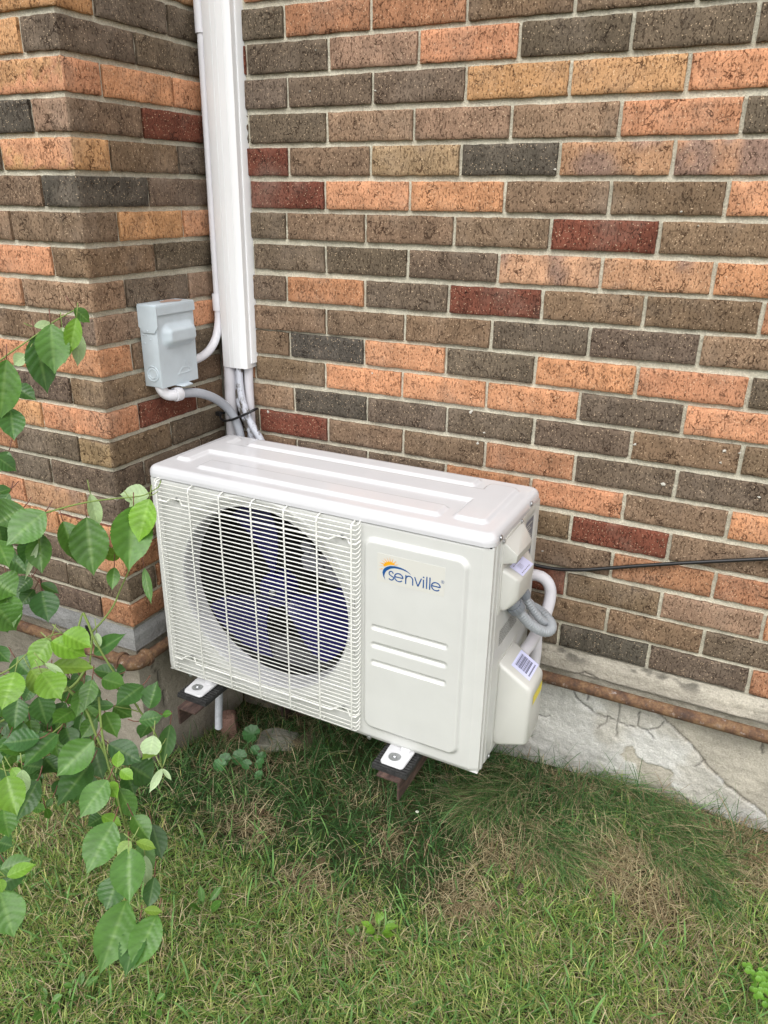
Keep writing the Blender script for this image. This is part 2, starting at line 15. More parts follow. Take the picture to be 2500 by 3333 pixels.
CRACKS=[[[0.974, 0.312], [0.986, 0.283], [1.007, 0.271], [1.032, 0.256], [1.063, 0.259], [1.102, 0.247], [1.128, 0.252], [1.15, 0.253], [1.174, 0.266], [1.186, 0.286]], [[1.146, 0.314], [1.189, 0.288], [1.233, 0.257], [1.283, 0.211], [1.333, 0.165], [1.378, 0.141], [1.428, 0.11]], [[1.084, 0.316], [1.085, 0.26], [1.086, 0.208]], [[1.283, 0.211], [1.264, 0.194]], [[1.059, 0.256], [1.061, 0.242], [1.044, 0.217]], [[0.974, 0.35], [0.996, 0.366], [1.031, 0.358], [1.066, 0.351]], [[1.151, 0.251], [1.168, 0.233]], [[1.128, 0.252], [1.127, 0.289], [1.133, 0.296]], [[1.012, 0.313], [1.009, 0.286]], [[0.9, 0.205], [0.92, 0.207], [0.928, 0.215]], [[1.381, 0.312], [1.389, 0.27]], [[1.093, 0.112], [1.114, 0.095]]]
LOGO=[[[592.06, -106.79], [588.14, -100.14], [586.5, -92.96], [587.47, -87.44], [590.87, -82.11], [596.83, -77.56], [603.54, -74.64], [613.98, -72.94], [624.4, -73.46], [634.81, -75.75], [642.28, -79.6], [646.81, -83.71], [638.6, -79.59], [628.94, -77.44], [620.03, -77.17], [611.11, -78.08], [602.92, -80.92], [595.49, -86.59], [591.81, -92.44], [590.4, -98.84], [592.37, -106.72]], [[591.57, -78.5], [578.22, -79.82], [588.53, -77.86], [589.25, -75.74], [579.34, -72.8], [590.26, -73.26], [591.74, -71.12], [582.58, -66.06], [593.38, -69.99], [594.86, -68.45], [587.94, -61.11], [597.1, -67.93], [598.58, -66.85], [594.51, -57.82], [600.08, -66.5], [601.88, -66.53], [601.38, -56.85], [603.67, -66.41], [605.03, -66.84], [608.58, -58.16], [607.13, -67.1], [608.64, -67.94], [615.5, -61.75], [610.62, -69.56], [613.17, -70.15], [620.97, -67.14], [614.68, -71.13], [609.47, -71.61], [603.5, -72.41], [597.54, -74.85]], [[578.79, -87.53], [586.8, -83.38], [585.93, -85.84]]]
FLECKS=[[1.2015, 0.9317, 0.0053], [1.199, 0.9075, 0.0034], [1.1005, 0.8459, 0.0053], [1.2778, 0.8497, 0.0046], [1.0352, 0.9197, 0.0046], [1.2291, 0.9319, 0.0034], [0.4337, 1.0021, 0.003], [0.7128, 0.8994, 0.0034], [0.8687, 0.6444, 0.0027], [0.2802, 1.5835, 0.003], [0.4359, 1.5781, 0.0027], [0.6989, 0.8727, 0.0053], [0.6789, 0.9416, 0.0061], [0.8185, 1.4309, 0.0034], [1.0569, 1.361, 0.003], [0.138, 0.8728, 0.0046], [0.2962, 1.658, 0.0023], [1.0889, 1.3378, 0.0023]]
# ------------------------------------------------------------ camera, world, light
sc = bpy.context.scene
camd = bpy.data.cameras.new('camera'); cam = bpy.data.objects.new('camera', camd)
sc.collection.objects.link(cam); sc.camera = cam
cam.location = CAM; cam.rotation_euler = ROT
camd.sensor_fit = 'VERTICAL'; camd.sensor_height = 36; camd.lens = LENS
camd.clip_start = 0.02; camd.clip_end = 500
sc.render.resolution_x = 768; sc.render.resolution_y = 1024
sc.render.engine = 'CYCLES'
sc.view_settings.view_transform = 'Standard'; sc.view_settings.look = 'None'
sc.view_settings.exposure = 0.54; sc.view_settings.gamma = 1
SUN_EL, SUN_AZ = math.radians(48), math.radians(-150)
w = bpy.data.worlds.new('World'); sc.world = w; w.use_nodes = True
nt = w.node_tree; nt.nodes.clear()
sky = nt.nodes.new('ShaderNodeTexSky'); sky.sky_type = 'NISHITA'; sky.sun_disc = False
sky.sun_elevation = SUN_EL; sky.sun_rotation = math.radians(150)
sky.air_density = 1.0; sky.dust_density = 4.0; sky.ozone_density = 1.0
hs = nt.nodes.new('ShaderNodeHueSaturation'); hs.inputs['Saturation'].default_value = 0.16
hs.inputs['Value'].default_value = 1.0
bg = nt.nodes.new('ShaderNodeBackground'); bg.inputs[1].default_value = 0.15
wo = nt.nodes.new('ShaderNodeOutputWorld')
nt.links.new(sky.outputs[0], hs.inputs['Color']); nt.links.new(hs.outputs[0], bg.inputs[0]); nt.links.new(bg.outputs[0], wo.inputs[0])
ld = bpy.data.lights.new('sun', 'SUN'); ld.energy = 1.25; ld.angle = math.radians(26); ld.color = (1, .985, .95)
lo = bpy.data.objects.new('sun', ld); sc.collection.objects.link(lo)
lo.rotation_euler = (math.radians(90) - SUN_EL, 0, math.radians(-22))
lo.location = (-2, -5, 6)

random.seed(7); rng = np.random.default_rng(11)
C = sc.collection
# ------------------------------------------------------------ helpers
def tag(o, label=None, cat=None, group=None, kind=None):
    if label: o['label'] = label
    if cat: o['category'] = cat
    if group: o['group'] = group
    if kind: o['kind'] = kind
    return o
def empty(name, loc, label, cat, rz=0, group=None):
    o = bpy.data.objects.new(name, None); C.objects.link(o); o.location = loc; o.rotation_euler = (0, 0, rz)
    o.empty_display_size = .05
    return tag(o, label, cat, group)
class MB:
    """collects verts / faces (+ vertex colours)"""
    def __init__(s): s.v = []; s.f = []; s.c = []; s.mi = []; s.cur = 0
    def add(s, vs, fs, col=None):
        o = len(s.v); s.v += [tuple(map(float, p)) for p in vs]
        s.f += [tuple(int(i) + o for i in f) for f in fs]; s.mi += [s.cur] * len(fs)
        if col is None: col = (1, 1, 1)
        if len(vs) and not hasattr(col[0], '__len__'): s.c += [tuple(col)] * len(vs)
        else: s.c += [tuple(x) for x in col]
        return s
    def box(s, a, b, col=None):
        (x0, y0, z0), (x1, y1, z1) = a, b
        return s.add([(x0,y0,z0),(x1,y0,z0),(x1,y1,z0),(x0,y1,z0),(x0,y0,z1),(x1,y0,z1),(x1,y1,z1),(x0,y1,z1)],
                     [(0,3,2,1),(4,5,6,7),(0,1,5,4),(1,2,6,5),(2,3,7,6),(3,0,4,7)], col)
    def grid(s, P, col=None, closed_u=False, flip=False):
        P = np.asarray(P, float); nu, nv = P.shape[:2]
        fs = []
        for i in range(nu - (0 if closed_u else 1)):
            i2 = (i + 1) % nu
            for j in range(nv - 1):
                q = (i*nv+j, i2*nv+j, i2*nv+j+1, i*nv+j+1)
                fs.append(q[::-1] if flip else q)
        cc = None
        if col is not None:
            cc = np.asarray(col, float)
            cc = cc.reshape(-1, 3).tolist() if cc.ndim == 3 else col
        return s.add(P.reshape(-1, 3), fs, cc)
    def tube(s, path, r, n=10, col=None, caps=True, rfun=None, step=None):
        p = smooth_path(path, step) if step else [Vector(q) for q in path]
        m = len(p); T = []
        for i in range(m):
            T.append((p[min(i+1, m-1)] - p[max(i-1, 0)]).normalized())
        up = Vector((0,0,1)) if abs(T[0].z) < .9 else Vector((1,0,0))
        N = (up - T[0]*up.dot(T[0])).normalized(); rings = []; L = 0
        for i in range(m):
            N = (N - T[i]*N.dot(T[i])).normalized(); B = T[i].cross(N)
            if i: L += (p[i]-p[i-1]).length
            rr = rfun(L, i/(m-1)) if rfun else r
            rings.append([p[i] + (N*math.cos(a) + B*math.sin(a))*rr for a in [2*math.pi*k/n for k in range(n)]])
        o = len(s.v)
        vs = [q for R in rings for q in R]
        fs = [(i*n+k, i*n+(k+1)%n, (i+1)*n+(k+1)%n, (i+1)*n+k) for i in range(m-1) for k in range(n)]
        if caps: fs += [tuple(range(n))[::-1], tuple((m-1)*n+k for k in range(n))]
        return s.add(vs, fs, col)
    def lathe(s, prof, origin, axis, n=20, col=None):
        """prof: list of (r, h) ; axis: unit direction"""
        ax = Vector(axis).normalized(); up = Vector((0,0,1)) if abs(ax.z) < .9 else Vector((1,0,0))
        N = (up - ax*up.dot(ax)).normalized(); B = ax.cross(N); o = Vector(origin)
        P = [[o + ax*h + (N*math.cos(a)+B*math.sin(a))*r for r, h in prof] for a in [2*math.pi*k/n for k in range(n)]]
        return s.grid(np.array([[tuple(q) for q in R] for R in P]), col, closed_u=True)
    def poly(s, pts, col=None):
        """flat concave polygon, any 3-D plane"""
        tri = tessellate_polygon([[Vector(p) for p in pts]])
        return s.add(pts, tri, col)
    def build(s, name, mat, parent=None, smooth=False, bevel=None, fix=True):
        me = bpy.data.meshes.new(name); me.from_pydata(s.v, [], s.f)
        mats = mat if isinstance(mat, (list, tuple)) else [mat]
        for m in mats: me.materials.append(m)
        if len(mats) > 1: me.polygons.foreach_set('material_index', s.mi)
        ca = me.color_attributes.new('Col', 'FLOAT_COLOR', 'POINT')
        ca.data.foreach_set('color', np.concatenate([np.array(s.c, float), np.ones((len(s.c), 1))], 1).ravel())
        if fix or bevel:
            bm = bmesh.new(); bm.from_mesh(me)
            if bevel:
                bmesh.ops.remove_doubles(bm, verts=bm.verts, dist=1e-6)
                bmesh.ops.bevel(bm, geom=bm.edges[:], offset=bevel[0], segments=bevel[1], affect='EDGES', profile=.5, clamp_overlap=True)
            bmesh.ops.recalc_face_normals(bm, faces=bm.faces)
            bm.to_mesh(me); bm.free()
        if smooth:
            me.polygons.foreach_set('use_smooth', [True]*len(me.polygons))
            if isinstance(smooth, (int, float)) and smooth is not True:
                me.set_sharp_from_angle(angle=math.radians(smooth))
        me.update()
        o = bpy.data.objects.new(name, me); C.objects.link(o)
        if parent: o.parent = parent
        return o
def smooth_path(pts, step):
    P = [Vector(p) for p in pts]; P = [P[0]*2-P[1]] + P + [P[-1]*2-P[-2]]; out = []
    for i in range(1, len(P)-2):
        a, b, c, d = P[i-1:i+3]; n = max(1, int(math.ceil((c-b).length/step)))
        for k in range(n):
            t = k/n
            out.append(.5*((2*b)+(c-a)*t+(2*a-5*b+4*c-d)*t*t+(3*b-a-3*c+d)*t**3))
    out.append(P[-2]); return out
def hull(pts, bev=None, seg=3):
    bm = bmesh.new()
    for p in pts: bm.verts.new(p)
    bmesh.ops.convex_hull(bm, input=bm.verts)
    bmesh.ops.dissolve_limit(bm, angle_limit=math.radians(2), verts=bm.verts, edges=bm.edges)
    if bev: bmesh.ops.bevel(bm, geom=bm.edges[:], offset=bev, segments=seg, affect='EDGES', profile=.5, clamp_overlap=True)
    bmesh.ops.recalc_face_normals(bm, faces=bm.faces)
    v = [tuple(x.co) for x in bm.verts]; f = [tuple(q.index for q in x.verts) for x in bm.faces]
    bm.verts.index_update(); bm.verts.ensure_lookup_table()
    f = [tuple(q.index for q in x.verts) for x in bm.faces]; bm.free(); return v, f
def _h(i, j, k, s):
    n = (i*374761393 + j*668265263 + k*2147483647 + s*974634777) & 0xffffffff
    n = ((n ^ (n >> 13))*1274126177) & 0xffffffff
    return ((n ^ (n >> 16)) & 0xffff)/65535.
def vn(x, y, z=0., s=0):
    """value noise 0..1, arrays"""
    x, y, z = np.broadcast_arrays(np.asarray(x, float), np.asarray(y, float), np.asarray(z, float))
    i, j, k = [np.floor(q).astype(np.int64) for q in (x, y, z)]
    u, v, w_ = x-i, y-j, z-k
    u, v, w_ = [q*q*(3-2*q) for q in (u, v, w_)]
    r = 0
    for a in (0, 1):
        for b in (0, 1):
            for c in (0, 1):
                r = r + _h(i+a, j+b, k+c, s)*np.where(a, u, 1-u)*np.where(b, v, 1-v)*np.where(c, w_, 1-w_)
    return r
def fbm(x, y, z=0., s=0, o=4):
    r = 0; a = .5; f_ = 1
    for k in range(o): r = r + a*vn(np.asarray(x)*f_, np.asarray(y)*f_, np.asarray(z)*f_, s+k); a *= .5; f_ *= 2.03
    return r/(1-.5**o)
def sst(a, b, x): t = np.clip((x-a)/(b-a), 0, 1); return t*t*(3-2*t)
# ------------------------------------------------------------ materials
def mat(name, col=(.5,.5,.5), rough=.5, metal=0, attr=False, spec=.5, build=None):
    m = bpy.data.materials.new(name); m.use_nodes = True; n = m.node_tree
    b = n.nodes['Principled BSDF']
    b.inputs['Base Color'].default_value = (*col, 1); b.inputs['Roughness'].default_value = rough
    b.inputs['Metallic'].default_value = metal; b.inputs['Specular IOR Level'].default_value = spec
    if build: build(n, b)
    return m
def N(n, t, **kw):
    x = n.nodes.new(t)
    for k, v in kw.items():
        if k in x.inputs.keys() if hasattr(x.inputs, 'keys') else False: x.inputs[k].default_value = v
        else: setattr(x, k, v)
    return x
def coords(n, scale=(1,1,1)):
    t = n.nodes.new('ShaderNodeTexCoord'); mp = n.nodes.new('ShaderNodeMapping'); mp.inputs['Scale'].default_value = scale
    n.links.new(t.outputs['Object'], mp.inputs['Vector']); return mp.outputs[0]
def noise(n, vec, scale, detail=4, rough=.55):
    x = n.nodes.new('ShaderNodeTexNoise'); x.inputs['Scale'].default_value = scale; x.inputs['Detail'].default_value = detail
    x.inputs['Roughness'].default_value = rough; n.links.new(vec, x.inputs['Vector']); return x.outputs['Fac']
def voro(n, vec, scale, out='Distance', feature='F1'):
    x = n.nodes.new('ShaderNodeTexVoronoi'); x.feature = feature; x.inputs['Scale'].default_value = scale
    n.links.new(vec, x.inputs['Vector']); return x.outputs[out]
def ramp(n, fac, stops):
    x = n.nodes.new('ShaderNodeValToRGB'); e = x.color_ramp.elements
    while len(e) < len(stops): e.new(.5)
    for q, (p, c) in zip(e, stops): q.position = p; q.color = (*c, 1) if hasattr(c, '__len__') else (c, c, c, 1)
    n.links.new(fac, x.inputs[0]); return x.outputs[0]
def math_(n, op, a, b=None, c=None):
    x = n.nodes.new('ShaderNodeMath'); x.operation = op
    for i, q in enumerate((a, b, c)):
        if q is None: continue
        if isinstance(q, (int, float)): x.inputs[i].default_value = q
        else: n.links.new(q, x.inputs[i])
    return x.outputs[0]
def mixc(n, fac, a, b, mode='MIX'):
    x = n.nodes.new('ShaderNodeMix'); x.data_type = 'RGBA'; x.blend_type = mode
    for s_, q in ((0, fac), (6, a), (7, b)):
        if isinstance(q, (int, float)): x.inputs[s_].default_value = q
        elif isinstance(q, tuple): x.inputs[s_].default_value = (*q, 1)
        else: n.links.new(q, x.inputs[s_])
    return x.outputs[2]
def bump(n, b, h, dist=.001, strength=1.):
    x = n.nodes.new('ShaderNodeBump'); x.inputs['Distance'].default_value = dist; x.inputs['Strength'].default_value = strength
    n.links.new(h, x.inputs['Height']); n.links.new(x.outputs[0], b.inputs['Normal'])
def attr(n):
    x = n.nodes.new('ShaderNodeAttribute'); x.attribute_name = 'Col'; return x.outputs['Color']

def m_brick(n, b):
    base = attr(n); v1 = coords(n); vs = coords(n, (1, 1, .5)); 
    tone = noise(n, v1, 28, 5); c = mixc(n, 1., base, ramp(n, tone, [(.25, .74), (.75, 1.26)]), 'MULTIPLY')
    fine = noise(n, v1, 420, 3); c = mixc(n, 1., c, ramp(n, fine, [(.3, .80), (.7, 1.18)]), 'MULTIPLY')
    # wire-cut pits and tears, slightly drawn out vertically
    p1 = noise(n, vs, 270, 4, .65); pit = ramp(n, p1, [(.36, 1.), (.45, 0.)])
    c = mixc(n, pit, c, mixc(n, 1., c, (.56, .50, .46), 'MULTIPLY'))
    vd = voro(n, vs, 150); big = ramp(n, vd, [(.10, 1.), (.17, 0.)]); sel = noise(n, v1, 60, 1)
    bigm = math_(n, 'MULTIPLY', big, ramp(n, sel, [(.5, 0.), (.56, 1.)]))
    c = mixc(n, bigm, c, mixc(n, 1., c, (.3, .24, .22), 'MULTIPLY'))
    # pale grog flecks
    vf = voro(n, v1, 230); fl = ramp(n, vf, [(.16, 1.), (.27, 0.)]); sel2 = noise(n, v1, 170, 1)
    flm = math_(n, 'MULTIPLY', fl, ramp(n, sel2, [(.49, 0.), (.55, 1.)]))
    c = mixc(n, flm, c, mixc(n, .62, c, (.80, .60, .40)))
    # torn faces: broken crack lines
    dv = n.nodes.new('ShaderNodeMixRGB'); dv.inputs[0].default_value = .035; n.links.new(v1, dv.inputs[1])
    nn_ = n.nodes.new('ShaderNodeTexNoise'); nn_.inputs['Scale'].default_value = 70; n.links.new(v1, nn_.inputs['Vector']); n.links.new(nn_.outputs['Color'], dv.inputs[2])
    ve = voro(n, dv.outputs[0], 34, 'Distance', 'DISTANCE_TO_EDGE'); ln = ramp(n, ve, [(.012, 1.), (.045, 0.)])
    tear = math_(n, 'MULTIPLY', ln, ramp(n, noise(n, v1, 24, 2), [(.54, 0.), (.62, 1.)]))
    c = mixc(n, tear, c, mixc(n, 1., c, (.34, .29, .26), 'MULTIPLY'))
    blot = noise(n, v1, 9, 5, .6); c = mixc(n, ramp(n, blot, [(.50, 0.), (.72, .30)]), c, (.30, .24, .19))
    st = noise(n, coords(n, (1, 1, .22)), 60, 4, .6); c = mixc(n, 1., c, ramp(n, st, [(.3, .86), (.7, 1.12)]), 'MULTIPLY')
    n.links.new(c, b.inputs['Base Color'])
    h = math_(n, 'SUBTRACT', math_(n, 'MULTIPLY', fine, .35), math_(n, 'ADD', math_(n, 'ADD', pit, bigm), tear))
    h = math_(n, 'ADD', h, math_(n, 'MULTIPLY', noise(n, vs, 45, 4), 1.5))
    bump(n, b, h, .0016, .9)
BRICK = mat('brick', rough=.93, spec=.25, build=m_brick)
def m_mortar(n, b):
    v = coords(n); f1 = noise(n, v, 14, 5); f2 = noise(n, v, 330, 4)
    c = ramp(n, f1, [(.3, (.53, .495, .39)), (.7, (.68, .64, .515))])
    c = mixc(n, 1., c, ramp(n, f2, [(.3, .72), (.65, 1.1)]), 'MULTIPLY')
    n.links.new(c, b.inputs['Base Color']); bump(n, b, math_(n, 'ADD', f2, math_(n, 'MULTIPLY', noise(n, v, 90, 3), 1.5)), .0018)
MORTAR = mat('mortar', rough=.95, spec=.2, build=m_mortar)
def m_conc(n, b):
    v = coords(n); base = attr(n); f1 = noise(n, v, 9, 5); f2 = noise(n, v, 260, 5, .65); st = noise(n, coords(n, (1, 1, 7)), 9, 4)
    c = mixc(n, 1., base, ramp(n, f1, [(.3, .78), (.7, 1.15)]), 'MULTIPLY')
    c = mixc(n, 1., c, ramp(n, f2, [(.3, .74), (.6, 1.06)]), 'MULTIPLY')
    c = mixc(n, .3, c, mixc(n, 1., c, ramp(n, st, [(.35, .7), (.6, 1.1)]), 'MULTIPLY'))
    n.links.new(c, b.inputs['Base Color']); bump(n, b, math_(n, 'ADD', f2, math_(n, 'MULTIPLY', noise(n, v, 60, 4), 2.)), .0022)
CONC = mat('weathered concrete', rough=.92, spec=.25, build=m_conc)
def m_paint(col, rough=.3, var=.03):
    def f(n, b):
        v = coords(n); c = mixc(n, 1., col, ramp(n, noise(n, v, 14, 4), [(.3, 1-var), (.7, 1+var)]), 'MULTIPLY')
        n.links.new(c, b.inputs['Base Color'])
        b.inputs['Roughness'].default_value = rough
        sp = ramp(n, voro(n, v, 60), [(.020, 1.), (.034, 0.)]); c2 = mixc(n, math_(n, 'MULTIPLY', sp, ramp(n, noise(n, v, 24, 2), [(.60, 0.), (.64, .7)])), c, (.20, .18, .14)); n.links.new(c2, b.inputs['Base Color'])
    return f
WHITE = mat('cream powder coat', build=m_paint((.575, .58, .56), .34))
LID = mat('white lid enamel', build=m_paint((.58, .58, .60), .13, .02))
PLAST = mat('cream plastic', build=m_paint((.56, .56, .525), .3, .02))
WIRE = mat('cream coated wire', (.76, .76, .72), .35)
def m_duct(n, b):
    v = coords(n, (1,1,.12)); c = mixc(n, 1., (.84, .85, .86), ramp(n, noise(n, v, 30, 3), [(.3, .98), (.7, 1.01)]), 'MULTIPLY')
    n.links.new(c, b.inputs['Base Color'])
DUCT = mat('white vinyl', rough=.34, build=m_duct)
PVC = mat('white pvc', build=m_paint((.70, .70, .735), .4, .05))
INSUL = mat('white foam pipe wrap', build=m_paint((.60, .59, .62), .7, .09))
def m_dirtyflex(n, b):
    v = coords(n, (1,1,.5)); f = noise(n, v, 60, 5, .7)
    c = mixc(n, ramp(n, f, [(.5, 0.), (.58, 1.)]), (.50, .52, .58), (.10, .085, .07)); n.links.new(c, b.inputs['Base Color'])
FLEX = mat('grey vinyl conduit', build=m_paint((.38, .40, .44), .42, .08))
FLEX2 = mat('grey ribbed conduit', build=m_paint((.30, .32, .34), .42, .10))
DIRTY = mat('stained grey conduit', rough=.5, build=m_dirtyflex)
NUT = mat('grey nylon fitting', build=m_paint((.21, .23, .26), .45, .06))
BLACKP = mat('black rubber', (.012, .012, .013), .38)
def m_rubber(n, b):
    n.links.new(ramp(n, noise(n, coords(n), 120, 4), [(.3, .012), (.7, .04)]), b.inputs['Base Color'])
RUBBER = mat('ribbed rubber', rough=.7, build=m_rubber)
def m_box(n, b):
    v = coords(n); c = mixc(n, 1., (.54, .615, .665), ramp(n, noise(n, v, 22, 5), [(.3, .92), (.7, 1.05)]), 'MULTIPLY')
    s = ramp(n, noise(n, v, 38, 6, .7), [(.66, 0.), (.72, 1.)])
    c = mixc(n, math_(n, 'MULTIPLY', s, .35), c, (.36, .27, .2)); n.links.new(c, b.inputs['Base Color'])
BOX = mat('grey enamelled steel', rough=.42, build=m_box)
RUSTSTAIN = mat('rusty mud stain', (.42, .28, .22), .85)
def m_rust(n, b):
    v = coords(n); f1 = noise(n, v, 40, 5, .65); f2 = noise(n, v, 190, 5, .7)
    c = ramp(n, f1, [(.30, (.06, .034, .024)), (.47, (.13, .068, .036)), (.60, (.205, .118, .058)), (.74, (.20, .145, .11))])
    c = mixc(n, 1., c, ramp(n, f2, [(.3, .6), (.7, 1.25)]), 'MULTIPLY')
    c = mixc(n, ramp(n, noise(n, v, 75, 4, .7), [(.6, 0.), (.68, .7)]), c, (.33, .29, .27))
    n.links.new(c, b.inputs['Base Color']); bump(n, b, math_(n, 'ADD', f1, f2), .0012, .8)
RUST = mat('rusty pipe', rough=.8, build=m_rust)
def m_iron(n, b):
    v = coords(n, (1, .25, 1)); f1 = noise(n, v, 70, 5, .7)
    c = ramp(n, f1, [(.3, (.03, .02, .018)), (.5, (.075, .045, .038)), (.68, (.16, .10, .08)), (.78, (.3, .25, .23))])
    n.links.new(c, b.inputs['Base Color']); bump(n, b, f1, .0008, .6)
IRON = mat('rusted angle iron', rough=.7, metal=.2, build=m_iron)
CHROME = mat('zinc plated steel', (.40, .41, .42), .36, .85)
ZINC = mat('galvanised steel', (.42, .44, .46), .45, .7)
NAVY = mat('dark navy fan plastic', (.009, .007, .088), .32)
DARK = mat('dark interior', (.008, .008, .009), .8)
GREYM = mat('grey motor bracket', (.24, .24, .28), .5, .3)
LOGOB = mat('blue print', (.006, .075, .26), .4)
LOGOO = mat('orange print', (.80, .36, .012), .4)
STICK = mat('clear sticker film', (.60, .595, .555), .34)
LABEL = mat('lavender white label', (.66, .68, .93), .4)
INK = mat('dark label ink', (.05, .05, .09), .5)
PLATE = mat('dark grey rating plate', (.16, .17, .21), .4)
GREYTXT = mat('grey warning print', (.25, .25, .24), .5)
YEL = mat('yellow label', (.80, .68, .03), .4)
TUBEW = mat('white ribbed hose', (.46, .48, .51), .45)
def m_leaf(trans):
    def f(n, b):
        base = attr(n); c = mixc(n, 1., base, ramp(n, noise(n, coords(n), 45, 4), [(.3, .84), (.7, 1.14)]), 'MULTIPLY')
        n.links.new(c, b.inputs['Base Color'])
        t = n.nodes.new('ShaderNodeBsdfTranslucent'); n.links.new(mixc(n, 1., c, (1.25, 1.35, .6), 'MULTIPLY'), t.inputs[0])
        mx = n.nodes.new('ShaderNodeMixShader'); mx.inputs[0].default_value = trans
        n.links.new(b.outputs[0], mx.inputs[1]); n.links.new(t.outputs[0], mx.inputs[2])
        n.links.new(mx.outputs[0], n.nodes['Material Output'].inputs[0])
    return f
LEAF = mat('leaf', rough=.38, spec=.5, build=m_leaf(.28))
GRASS = mat('grass blade', rough=.6, spec=.25, build=m_leaf(.25))
STEM = mat('stem bark', rough=.6, spec=.3, build=lambda n, b: n.links.new(attr(n), b.inputs['Base Color']))
DLEAF = mat('dry leaf', (.24, .14, .075), .8)
def m_soil(n, b):
    v = coords(n); f1 = noise(n, v, 18, 6, .65); f2 = noise(n, v, 200, 4, .7)
    c = ramp(n, f1, [(.3, (.035, .026, .015)), (.5, (.075, .06, .032)), (.7, (.13, .10, .055))])
    c = mixc(n, 1., c, ramp(n, f2, [(.3, .5), (.7, 1.4)]), 'MULTIPLY')
    far = noise(n, v, 3, 5)
    n.links.new(mixc(n, ramp(n, far, [(.4, .15), (.6, .5)]), c, (.06, .085, .025)), b.inputs['Base Color'])
    bump(n, b, math_(n, 'ADD', f1, f2), .008)
SOIL = mat('soil and thatch', rough=.95, spec=.2, build=m_soil)
STONE = CONC

# ------------------------------------------------------------ ground
def gz(x, y):
    x = np.asarray(x, float); y = np.asarray(y, float)
    z = .052 - .12*np.exp(-(np.maximum(x, -.2)**2 + (y+.08)**2)/.125) + .022*sst(.7, 1.15, x)*sst(-.5, -.1, y)
    return z + .014*(fbm(x*4, y*4, s=3)-.5)
ax = np.concatenate([-.6 - np.geomspace(.05, 60, 24)[::-1], np.arange(-.6, 2.0, .025), 2.0 + np.geomspace(.05, 60, 24)])
ay = np.concatenate([-1.7 - np.geomspace(.05, 60, 24)[::-1], np.arange(-1.7, .11, .025), .11+np.geomspace(.05, 60, 12)])
X, Y = np.meshgrid(ax, ay, indexing='ij')
Zg = gz(X, Y) + .008*(fbm(X*30, Y*30, s=9, o=3)-.5)
g = MB().grid(np.stack([X, Y, Zg], -1)).build('ground', SOIL, smooth=True, fix=False)
tag(g, kind='structure')

# ------------------------------------------------------------ house: brick walls + foundation
H = .067; Z0 = 1.75; PD = .401; JH = .0112; JV = .0078
house = empty('brick_house', (0, 0, 0), 'brown, orange and dark red brick house corner with a projecting pier on a concrete foundation', 'building')
COL = dict(D=(.136,.104,.073), G=(.094,.080,.063), B=(.198,.133,.084), P=(.148,.107,.078), R=(.275,.178,.116), O=(.53,.258,.138), Q=(.49,.268,.128), X=(.165,.056,.035), T=(.30,.208,.115), N=(.38,.185,.100), M=(.47,.262,.150))
def bcol(k):
    c = np.array(COL[k]); c = c*random.uniform(.90, 1.10)*np.array([random.uniform(.97, 1.03), 1, random.uniform(.95, 1.05)]); return c
ring = [0, 1]
def brick(mb, s0, s1, zf0, zf1, c, fmap, k, corner=None, seed=0):
    """one weathered brick: s along the wall, z up, n out of the wall"""
    us = np.concatenate([[s0, s0+.0022], np.linspace(s0+.010, s1-.010, max(3, int((s1-s0)/.014))), [s1-.0022, s1]])
    if corner is not None: us = np.unique(np.concatenate([us[(np.abs(us-corner) > .006)], [corner-.0035, corner, corner+.0035]]))
    ts = np.array([0, .0022, .010, .0215, .033, .0445, .0533, .0555]); ts = ts/ts[-1]
    U, T = np.meshgrid(us, ts, indexing='ij')
    Zl, Zh = zf0(U), zf1(U)
    edge_s = np.minimum(U-s0, s1-U); 
    w1 = (fbm(U*95, T*3+seed, s=21, o=3)-.5)*.0030; w2 = (fbm(U*95, T*3+seed+40, s=22, o=3)-.5)*.0030
    Zl = Zl + w1; Zh = Zh + w2
    Zz = Zl + (Zh-Zl)*T
    w3 = (fbm(T*9+seed*3, U*10, s=23, o=3)-.5)*.0032
    Us = U + w3*(edge_s < .004)
    if corner is not None: Us = np.where(np.abs(U-corner) < .01, U, Us)
    de = np.minimum(edge_s, np.minimum(Zz-Zl, Zh-Zz))
    n = -.0020*np.clip(1-de/.0024, 0, 1)**1.3 + (fbm(U*70, Zz*60, seed, s=5, o=4)-.5)*.0026 + tiltf(seed, (U-s0)/(s1-s0)-.5, T-.5)
    if corner is not None: n = np.where(np.abs(U-corner) < .001, n*0-.0012, n)
    P = fmap(Us, Zz, n)
    cc = np.ones(U.shape+(3,))*c
    if k == 'M':
        d = fbm(U*26, Zz*14, seed, s=31, o=3); m = sst(.5, .68, d)[..., None]*.8
        cc = cc*(1-m)+np.array([.24, .16, .13])*m
    else:
        d = fbm(U*16, Zz*22, seed, s=33, o=3); cc = cc*(1+(d[..., None]-.5)*.34)
    mb.grid(P, cc, flip=False)
    # the sides back into the mortar
    for a, b_ in (((slice(None), 0), -1), ((slice(None), -1), 1), ((0, slice(None)), 0), ((-1, slice(None)), 0)):
        E_ = P[a]; Us_, Zs_, cs_ = Us[a], Zz[a], cc[a]
        back = fmap(Us_, Zs_, np.full(Us_.shape, -.014))
        mb.grid(np.stack([E_, back], 1), np.stack([cs_, cs_*.93], 1))
def tiltf(seed, a, b):
    r_ = random.Random(seed*7.31); return r_.uniform(-.0022, .0022)*a + r_.uniform(-.0012, .0012)*b + r_.uniform(-.0006, .0010)
fm_back = lambda U, Z, n: np.stack([U, -n, Z], -1)
